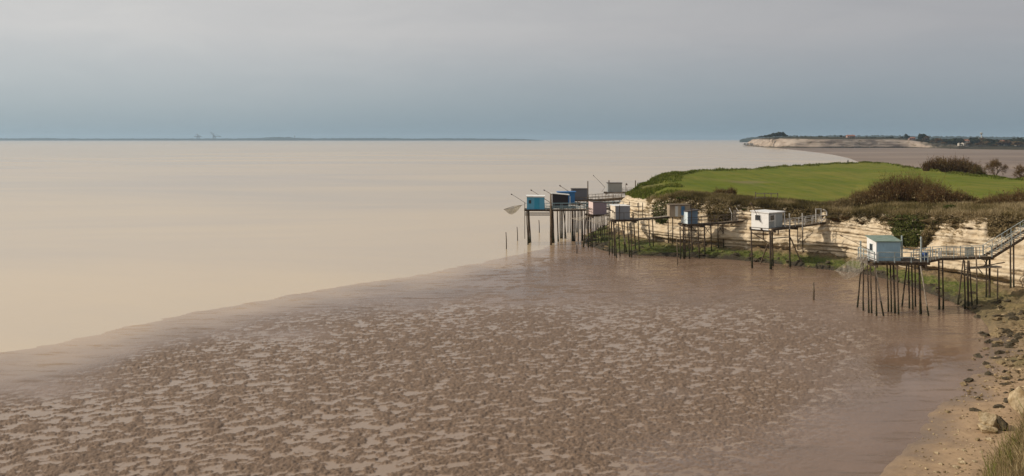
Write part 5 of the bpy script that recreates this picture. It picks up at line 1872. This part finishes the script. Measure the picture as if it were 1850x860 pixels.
def rock(kind, x, y, sx, sy, sz, label=None, rz=None):
    o = link('rock', RK[kind][RNG.randrange(5)])
    z = shore_z(x, y)
    o.location = (x, y, z + sz * .12)
    o.scale = (sx, sy, sz)
    o.rotation_euler = (RNG.uniform(-.15, .15), RNG.uniform(-.15, .15), RNG.uniform(0, 6.28) if rz is None else rz)
    if label:
        tag(o, label, 'rock')
    else:
        g = RLAB[kind][1]
        tag(o, None, 'rock', g)
        px, py = 925 + x / y * FPX, HOR + (CAM_H - z) / y * FPX
        if y > 88:
            below = next(t for q, t in ((1100, 'below the pinkish hut'), (1185, 'below the blue grey hut'), (1300, 'below the powder blue hut'), (1500, 'below the white hut'), (1690, 'behind the pale blue hut'), (9999, 'below the cliff stairs')) if px < q)
            rank(o, RLAB[kind][0], 'from the left ' + below, px, g)
        else:
            rank(o, RLAB[kind][0], 'nearest the bottom edge of the beach', -py, g)


def rpx(kind, px, py, w, h, label=None, z=.4):
    p = G(px, py, z)
    s = p.y / FPX
    rock(kind, p.x, p.y, w * s * .55, w * s * .45, h * s * .9, label, RNG.uniform(-.4, .4))


# named rocks of the beach
def boulder():
    p = G(1790, 768, .75)
    zb = shore_z(p.x, p.y)
    me = rock_mesh(611, ROCK_PALE, .8, 4, 1.0)
    o = link('boulder', me)
    o.location = (p.x + .15, p.y + .3, zb + .42)
    o.scale = (.95, .80, .98)
    o.rotation_euler = (.3, -.45, .5)
    tag(o, 'large angular pale boulder with a shadowed flank on the beach sand', 'boulder')
    me = rock_mesh(619, ROCK_PALE, .7, 4, 1.0)
    o = link('boulder', me)
    o.location = (p.x - .6, p.y - .45, zb + .2)
    o.scale = (.70, .58, .55)
    o.rotation_euler = (.1, .2, -.4)
    tag(o, 'lower yellowish boulder leaning on the large angular one', 'boulder')
    me = rock_mesh(623, ROCK_DARK, .9, 4, 1.0)  # added rock; its dark colour stands in for the boulder's shaded right flank
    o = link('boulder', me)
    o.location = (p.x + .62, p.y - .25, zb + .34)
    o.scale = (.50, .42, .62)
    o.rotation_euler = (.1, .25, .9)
    tag(o, 'dark block added as the shaded right flank of the large pale boulder', 'boulder')
    q = G(1846, 738, 1.3)
    me = rock_mesh(631, ROCK_PALE, .8, 4, .9)
    o = link('boulder', me)
    o.location = (q.x + .45, q.y, 1.4)
    o.scale = (1.15, 1.1, 1.7)
    tag(o, 'tall pale rock at the right edge above the grass', 'boulder')


boulder()
rpx('dark', 1766, 716, 14, 6, 'small flat black rock alone on the sand')
rpx('dark', 1762, 742, 22, 9, 'dark green rock on the sand left of the large boulder')
rpx('tan', 1713, 740, 14, 6, 'small brown stone at the wet edge of the sand')
rpx('dark', 1822, 727, 34, 12, 'long green slab behind the large boulder')
rpx('dark', 1806, 738, 24, 7, 'low weedy slab just behind the large boulder')
rpx('tan', 1767, 796, 11, 8, 'small brown stone in front of the large boulder')
rpx('pale', 1788, 798, 16, 8, 'pale stone right of a small brown one in front of the boulder')
rpx('dark', 1772, 597, 20, 8, 'dark rock at the water edge below the cliff stairs')
rpx('dark', 1781, 653, 12, 9, 'small upright dark rock at the mud edge')
for px, py, w, h in ((1792, 581, 34, 10), (1815, 579, 30, 9), (1842, 590, 34, 9), (1815, 606, 36, 11), (1836, 607, 26, 9), (1820, 620, 40, 11), (1833, 622, 30, 10), (1845, 634, 22, 7), (1826, 655, 40, 10), (1815, 672, 26, 9), (1826, 681, 34, 8), (1818, 694, 26, 7), (1838, 690, 22, 7), (1820, 708, 20, 7), (1803, 690, 14, 5),
                     (1774, 609, 12, 6), (1788, 612, 14, 6), (1775, 626, 14, 6), (1762, 644, 12, 5), (1834, 570, 30, 10), (1812, 560, 26, 9), (1848, 655, 24, 8), (1844, 612, 26, 9)):
    for _ in range(3):
        rpx('dark' if RNG.random() < .7 else 'tan', px + RNG.uniform(-.45, .45) * w, py + RNG.uniform(-.5, .5) * h, w * RNG.uniform(.3, .62), h * RNG.uniform(.6, 1.0))
for px, py, w, h in ((1736, 830, 14, 5), (1693, 816, 12, 5), (1707, 810, 9, 4), (1741, 815, 11, 4), (1700, 838, 13, 6), (1727, 845, 18, 7), (1690, 850, 10, 5), (1760, 838, 12, 5), (1662, 838, 6, 4), (1679, 770, 7, 3), (1686, 778, 7, 3), (1725, 783, 9, 5), (1740, 840, 16, 7), (1772, 820, 10, 5), (1731, 775, 6, 4)):
    rpx('pale', px, py, w, h)
# the loose rubble along the mud edge of the shelf and the stony corner
k = 0
while k < 150:
    i = RNG.randrange(int(.22 * 900), 860)
    if not (200 < i):
        continue
    t_ = RNG.choice((RNG.uniform(.0, .16), RNG.uniform(.0, .45)))
    a, b = SHORE['a'][i], SHORE['b'][i]
    p = a + (b - a) * t_
    if p[1] < 62 or p[1] > 165:
        continue
    s = RNG.uniform(.16, .5)
    rock('dark' if RNG.random() < .75 else 'tan', p[0], p[1], s * RNG.uniform(1, 1.8), s, s * RNG.uniform(.6, 1.1))
    k += 1


def pebbles():
    """stones too small to pick apart, strewn over the sand and the stony corner"""
    V, F, n0 = [], [], 0
    base = np.array([(0, 0, 1), (1, 0, 0), (.2, 1, .1), (-1, .2, 0), (-.1, -1, .1), (0, 0, -.6)], float)
    fc = np.array([(0, 1, 2), (0, 2, 3), (0, 3, 4), (0, 4, 1), (5, 2, 1), (5, 3, 2), (5, 4, 3), (5, 1, 4)])
    ti = []
    zs = SHORE['z']
    for k in range(1200):
        py = RNG.uniform(560, 862)
        x0 = np.interp(py, [560, 600, 660, 715, 785, 860], [1790, 1795, 1775, 1715, 1650, 1600])
        u = RNG.random() ** .6
        px = x0 + u * (1850 - x0)
        p = G(px, py, .4)
        s = RNG.uniform(.02, .075) * (1.8 if RNG.random() < .12 else 1) * (1.5 if py < 720 else 1)
        z = shore_z(p.x, p.y)
        a = RNG.uniform(0, 6.28)
        q = base * np.array([RNG.uniform(.8, 1.6), RNG.uniform(.7, 1.2), RNG.uniform(.4, .8)]) * s
        q = np.stack([q[:, 0] * math.cos(a) - q[:, 1] * math.sin(a), q[:, 0] * math.sin(a) + q[:, 1] * math.cos(a), q[:, 2]], 1)
        V.append(q + np.array([p.x, p.y, z + .2 * s])); F.append(fc + n0); n0 += 6
        ti += [min(max(RNG.gauss(.5 if py > 720 else .38, .24), 0), 1)] * 6
    m = tint_mat('pebble_stone', [(0.060, 0.044, 0.024), (0.19, 0.132, 0.068), (0.36, 0.265, 0.15), (0.52, 0.41, 0.26)])
    o = link('pebbles', mesh_np('pebbles', np.concatenate(V), np.concatenate(F), m, False, {'tint': np.array(ti)}))
    tag(o, 'small pale and brown stones strewn over the beach sand', kind='stuff')


pebbles()

# ------------------------------------------------------------------ grassy bank at the lower right
BK_A = np.array([(3, 17, .4), (9, 24, .4), (14.5, 33, .4), (20.5, 41.5, .5), (26.5, 47.5, .8), (33, 54, 1.0)], float)
BK_B = np.array([(9, 17.5, 5.8), (12.8, 22.5, 6.4), (15.2, 27.0, 7.15), (17.9, 30.2, 8.0), (21.7, 34, 8.8), (27, 39, 9.6)], float)
BK_C = np.array([(14, 10, 10), (20, 15, 10.5), (25, 19, 11), (28, 23, 11.5), (31, 28, 12), (36, 34, 12.5)], float)
BANK = pmat('bank_soil', (0.14, 0.105, 0.055), 0.95, 0.1, (0.085, 0.085, 0.028), scale=1.2, detail=6, bump=0.5)


def bank_pt(s, t):
    s = np.asarray(s, float) * 5
    t = np.asarray(t, float)
    i = np.arange(6)
    A, B, Cc = (np.stack([np.interp(s, i, q[:, k]) for k in range(3)], -1) for q in (BK_A, BK_B, BK_C))
    f = np.clip(t * 2, 0, 1)[..., None]; g = np.clip(t * 2 - 1, 0, 1)[..., None]
    P = (A * (1 - f) + B * f) * (1 - g) + Cc * g
    P[..., 2] += .25 * fbm(P[..., 0] / 1.5, P[..., 1] / 1.5, octv=3, seed=211) * np.clip(t * 4, 0, 1)
    return P


def bank():
    S, T = np.meshgrid(np.linspace(0, 1, 120), np.linspace(0, 1, 60), indexing='ij')
    P = bank_pt(S, T)
    o = link('grass_bank', mesh_np('grass_bank', P.reshape(-1, 3), grid_faces(120, 60), BANK))
    tag(o, 'steep earthy bank under dry grass beside the beach', kind='structure')
    n = 15000
    s = NR.uniform(.25, .95, n); t = np.clip(NR.normal(.47, .13, n), .12, .95)
    B = bank_pt(s, t)
    f = fbm(B[:, 0] / 1.1, B[:, 1] / 1.1, octv=2, seed=221)
    L = NR.uniform(.3, .9, n) * (1 + .5 * f) * np.where(NR.random(n) < .06, 1.5, 1)
    d = unit(NR.normal(size=(n, 3)) * np.array([.48, .48, .15]) + np.array([.12, -.05, 1]))
    green = f + NR.normal(size=n) * .3 > .55
    for nm, m, msk, lb in (('dry_grass', VEG_DRY, ~green, 'tall dry straw coloured grass on the near bank'), ('green_grass', VEG_GRASS, green, 'green grass shoots among the dry grass of the near bank')):
        o = link(nm, blade_mesh(nm, B[msk] - np.array([0, 0, .05]), (B + d * L[:, None])[msk], .022, np.clip(.62 + NR.normal(size=msk.sum()) * .25, 0, 1), m, .12))
        tag(o, lb, kind='stuff')


bank()

# ------------------------------------------------------------------ things far away
def far_tree_proto(seed, rx, h, mat, n=420, conic=False):
    r = np.random.default_rng(seed)
    P, t = shrub_pts(n, rx, rx, h * .85, seed, 8)
    if conic:
        P[:, :2] *= np.clip(1.15 - P[:, 2:3] / h, .15, 1)
    P[:, 2] += h * .13
    crown = leaf_mesh('crown', P, .11 * h, t, mat)
    tb = MB().tube([(0, 0, -1), (0, 0, h * .25), (.02 * h, 0, h * .6)], [.035 * h, .028 * h, .015 * h], 6)
    me = bpy.data.meshes.new('trunk')
    me.from_pydata(tb.v, [], tb.f)
    me.materials.append(BARK)
    return crown, me


FT = {'round': [far_tree_proto(701 + k, .55, 1.0, VEG_TREE) for k in range(4)], 'tall': [far_tree_proto(711 + k, .2, 1.0, VEG_TREE, 260, True) for k in range(2)], 'bare': [far_tree_proto(721 + k, .5, 1.0, VEG_TWIG) for k in range(3)]}


def far_tree(px, row_top, y, kind, label, group='trees on the far headland', zb=None, w=1.0):
    x = (px - 925) / FPX * y
    zb = land_z(x, y) if zb is None else zb
    h = max(CAM_H + (HOR - row_top) / FPX * y - zb, 3)
    c, tr = FT[kind][RNG.randrange(len(FT[kind]))]
    o = empty('tree', (x, y, zb - .2))
    tag(o, label if not label.startswith('*') else None, 'tree', group)
    if label.startswith('*'):
        rank(o, label[1:].split('|')[0], label.split('|')[1], px, group)
    o.scale = (h * w, h * w, h)
    o.rotation_euler = (0, 0, RNG.uniform(0, 6.28))
    link('crown', c, o)
    link('trunk', tr, o)


far_tree(1408, 236.6, 1890, 'round', 'tallest dark round tree on the tip of the far headland', w=1.3)
far_tree(1414, 237.4, 1900, 'round', 'dark round tree just right of the tallest on the headland tip', w=1.2)
for px, top, w in ((1377, 244.2, 1.5), (1384, 243.2, 1.4), (1390, 241.8, 1.4), (1396, 240, 1.4), (1401, 238.6, 1.3), (1372, 245.4, 1.5), (1419, 241, 1.2), (1404, 240, 1.5), (1387, 244, 1.8)):
    far_tree(px, top, 1880 + RNG.uniform(-15, 25), 'round', '*dark bushy tree|from the left on the tip of the far headland', 'dark trees on the headland tip', w=w)
far_tree(1637, 239.6, 1900, 'tall', 'slim dark tree left of the big tree on the far headland', w=1.2)
far_tree(1640, 243, 1900, 'round', 'low dark tree beside the slim one on the far headland', w=.8)
far_tree(1664, 239.6, 1850, 'round', 'big dark dome shaped tree at the end of the far cliff', w=1.1)
far_tree(1674, 243, 1840, 'bare', 'bare brown tree right of the big dome shaped one', w=1.3)
far_tree(1519, 243.2, 1950, 'round', 'small dark tree left of the pink roofed house', w=1.0)
for k in range(22):
    px = 1430 + k * 9.6 + RNG.uniform(-4, 4)
    far_tree(px, RNG.uniform(245.6, 248.0), 1880 + RNG.uniform(0, 60), RNG.choice(('round', 'round', 'bare')), '*low scrubby tree|from the left along the far cliff top', 'low trees along the far cliff top', w=RNG.uniform(1.2, 2.2))
for k in range(140):
    px = 1652 + (k * 3.7) % 214 + RNG.uniform(-2, 2)
    y = np.interp(px, [1650, 1700, 1760, 1870], [1840, 1760, 1620, 1540]) + RNG.uniform(10, 190)
    top = RNG.uniform(247.5, 253.5) if k < 58 else RNG.uniform(253, 260.5)
    y = y if k < 58 else y - 40
    kind = RNG.choices(('round', 'tall', 'bare'), (6, 1, 4))[0]
    lab = {'round': ('*dark leafy tree|from the left on the wooded shore across the bay', 'dark leafy trees of the wooded shore'), 'tall': ('*slim pointed tree|from the left on the wooded shore across the bay', 'slim dark trees of the wooded shore'), 'bare': ('*brown bare tree|from the left on the wooded shore across the bay', 'brown bare trees of the wooded shore')}[kind]
    far_tree(px, top, y, kind, lab[0], lab[1], w=RNG.uniform(1.0, 1.7) * (1 if k < 58 else 1.6))
for px, top, lb in ((1763, 246.0, 'large dark tree left of the water tower'), (1782, 247.8, 'brown tree right of the water tower'), (1797, 248.8, 'rounded green tree beyond the water tower'), (1838, 246.3, 'broad dark tree at the far right of the wooded shore'), (1717, 249, 'dark tree left of the white house'), (1733, 247.5, 'dark pointed pair of trees left of the white house')):
    far_tree(px, top, 1600 + RNG.uniform(0, 60), 'round', lb, w=1.15)

H_WALL = paint('far_cream_wall', (0.46, 0.42, 0.36), .92)
H_PINK = paint('far_pink_wall', (0.42, 0.27, 0.22), .92)
H_TILE = paint('far_red_tiles', (0.30, 0.12, 0.07), .8)


def far_house(px0, px1, row_b, row_e, row_r, y, wall, roof, label):
    x0, x1 = (px0 - 925) / FPX * y, (px1 - 925) / FPX * y
    zb = CAM_H - (row_b - HOR) / FPX * y; ze = CAM_H - (row_e - HOR) / FPX * y; zr = CAM_H - (row_r - HOR) / FPX * y
    w = x1 - x0
    root = empty('house', ((x0 + x1) / 2, y, zb))
    tag(root, label, 'house', 'houses on the far shore')
    F = lambda u, v, z: Vector((x0 + u, y + v, zb + z))
    MB().fbox(F, 0, w, 0, 9, -6, ze - zb).build('wall', wall, root)
    he, hr = ze - zb + .02, max(zr - zb, ze - zb + 1.2)
    mb = MB()
    b = [F(-.5, -.6, he), F(w + .5, -.6, he), F(w + .5, 9.6, he), F(-.5, 9.6, he), F(.8, 4.5, hr), F(w - .8, 4.5, hr)]
    mb.v = [tuple(p) for p in b]
    mb.f = [(0, 1, 5, 4), (2, 3, 4, 5), (1, 2, 5), (3, 0, 4), (3, 2, 1, 0)]
    rf = mb.build('roof', roof, root)
    MB().fbox(F, w * .7, w * .7 + .8, 4, 4.8, hr - .5, hr + .9).build('chimney', wall, rf)
    n = max(2, int(w / 4))
    for k in range(n):
        u = w * (k + .5) / n
        MB().fbox(F, u - .55, u + .55, -.08, -.01, max(ze - zb - 2.6, .5), ze - zb - 1.0).build('window', GLASS, root)


far_house(1531, 1545.5, 249.5, 245.4, 243.6, 1960, H_PINK, H_TILE, 'long pink house on top of the far cliff')
far_house(1741, 1752.5, 257.5, 254.2, 252.2, 1650, H_WALL, H_TILE, 'white house with red roof among the trees across the bay')
far_house(1734, 1740, 258, 256.3, 254.8, 1660, H_WALL, H_TILE, 'small pale house left of the white house across the bay')
far_house(1806, 1816, 258.5, 255, 253.2, 1640, H_WALL, H_TILE, 'cream house right of the rounded green tree across the bay')
far_house(1838, 1846, 262.5, 260, 258.6, 1590, H_WALL, ROOF_FELT, 'low grey roofed house at the far right of the bay')
far_house(1643, 1654, 252, 249.5, 247.8, 1910, H_PINK, H_TILE, 'low pinkish house between the slim tree and the dome shaped tree')


def water_tower():
    y = 1950
    x = (1773 - 925) / FPX * y
    root = empty('water_tower', (x, y, 8))
    tag(root, 'slender pale water tower rising above the trees across the bay', 'water tower')
    zt = CAM_H + (HOR - 240) / FPX * y
    MB().tube([(x, y, 6), (x, y, zt - 5)], [1.0, .8], 10).build('shaft', H_WALL, root, smooth=True)
    MB().tube([(x, y, zt - 5), (x, y, zt - .8), (x, y, zt), (x, y, zt + .6)], [.9, 2.9, 2.9, .4], 14).build('tank', H_WALL, root, smooth=True)


water_tower()


def far_carrelets():
    for k, (px, lb) in enumerate(((1346, 'leftmost tiny stilted hut off the far headland'), (1351.5, 'middle tiny stilted hut off the far headland'), (1358, 'wider tiny stilted hut nearest the far headland'))):
        y = 2080
        x = (px - 925) / FPX * y
        w = 5.0 + 1.5 * (k == 2)
        root = empty('fishing_hut', (x, y, 0))
        tag(root, lb, 'fishing hut', 'stilted huts off the far headland')
        F = lambda u, v, z: Vector((x + u, y + v, z))
        MB().fbox(F, -w / 2, w / 2, 0, 4, 5.2, 8.0).build('wall', J_SIDE, root)
        MB().fbox(F, -w / 2 - .3, w / 2 + .3, -.4, 4.4, 8.01, 8.3).build('roof', ROOF_FELT, root)
        MB().fbox(F, -w / 2 - 1, w / 2 + 1.5, -.8, 4.6, 4.8, 5.19).build('deck', WOOD_D, root)
        for u in (-w / 2, 0, w / 2):
            MB().tube([F(u, .5, -1), F(u, .5, 4.9)], .3, 6).build('stilt', WOOD_D, root)
    y = 2080
    a, b = D(1344, 259.5, y), D(1372, 259.8, y)
    root = empty('jetty', (b.x, y, 0))
    tag(root, 'dark jetty linking tiny huts to the far headland', 'jetty')
    MB().beam((a.x, y + 5, 5), (b.x, y + 5, 5), 1.4, .5).build('deck', WOOD_D, root)
    for px in range(1362, 1373, 3):
        x = (px - 925) / FPX * y
        MB().tube([(x, y + 5, -1), (x, y + 5, 5)], .3, 6).build('stilt', WOOD_D, root)


far_carrelets()

CRANE = pmat('crane_steel', (0.04, 0.045, 0.05), 0.6, 0.4)


def crane(label, px, y, boom_tip, back_tip, apex):
    x = (px - 925) / FPX * y
    P = lambda a, b: D(a, b, y)
    root = empty('harbour_crane', (x, y, 15))
    tag(root, label, 'crane', 'harbour cranes on the far shore')
    for dx in (-12, 12):
        for dy in (0, 18):
            MB().beam((x + dx, y + dy, 5), (x + dx, y + dy, 52), 5.0).build('leg', CRANE, root)
    MB().beam((x - 15, y + 9, 52), (x + 15, y + 9, 52), 18, 6).build('portal_beam', CRANE, root)
    MB().fbox(lambda u, v, z: Vector((x + u, y + v, z)), -8, 12, 4, 14, 55, 66).build('machinery_house', CRANE, root)
    a = P(*apex)
    MB().beam((x, y + 9, 55), a, 6.0).build('mast', CRANE, root)
    MB().beam((x - 6, y + 9, 56), P(*boom_tip), 6, 7).build('boom', CRANE, root)
    MB().beam((x + 6, y + 9, 56), P(*back_tip), 6, 7).build('back_girder', CRANE, root)
    MB().beam(a, P(*boom_tip), 2.5).build('stay', CRANE, root)
    MB().beam(a, P(*back_tip), 2.5).build('stay', CRANE, root)


crane('harbour crane with raised boom on the hazy far shore', 386.5, 11300, (380.3, 238.2), (399.5, 246.6), (385, 241))
crane('fainter harbour crane left of the one with raised boom', 357.5, 11300, (351, 246.8), (364, 247), (356, 241.8))


def far_mast():
    y = 11400
    a = D(532.5, 250, y)
    root = empty('radio_mast', (a.x, y, 20))
    tag(root, 'small mast right of the wooded hump on the far shore', 'mast')
    MB().tube([(a.x, y, 10), D(532.5, 244.8, y)], [4, 2.5], 6).build('pole', CRANE, root)
    MB().tube([D(532.5, 246.2, y), D(532.5, 245.2, y)], [8, 8], 8).build('platform', CRANE, root)


far_mast()


# ------------------------------------------------------------------ finish the labels of the repeats: their place in the row
ONES = 'first second third fourth fifth sixth seventh eighth ninth tenth eleventh twelfth thirteenth fourteenth fifteenth sixteenth seventeenth eighteenth nineteenth'.split()
TENS = {2: 'twent', 3: 'thirt', 4: 'fort', 5: 'fift', 6: 'sixt', 7: 'sevent', 8: 'eight', 9: 'ninet'}


def ordinal(n):
    if n < 20:
        return ONES[n - 1]
    h, r = divmod(n, 100)
    if h:
        return 'hundredth' if not r else 'hundred ' + ordinal(r)
    t, u = divmod(n, 10)
    return TENS[t] + ('ieth' if not u else 'y ' + ONES[u - 1])


for (base, tail, grp), items in ORD.items():
    items.sort(key=lambda q: q[0])
    for n, (k_, o) in enumerate(items):
        o['label'] = '%s, %s %s' % (base, ordinal(n + 1), tail)
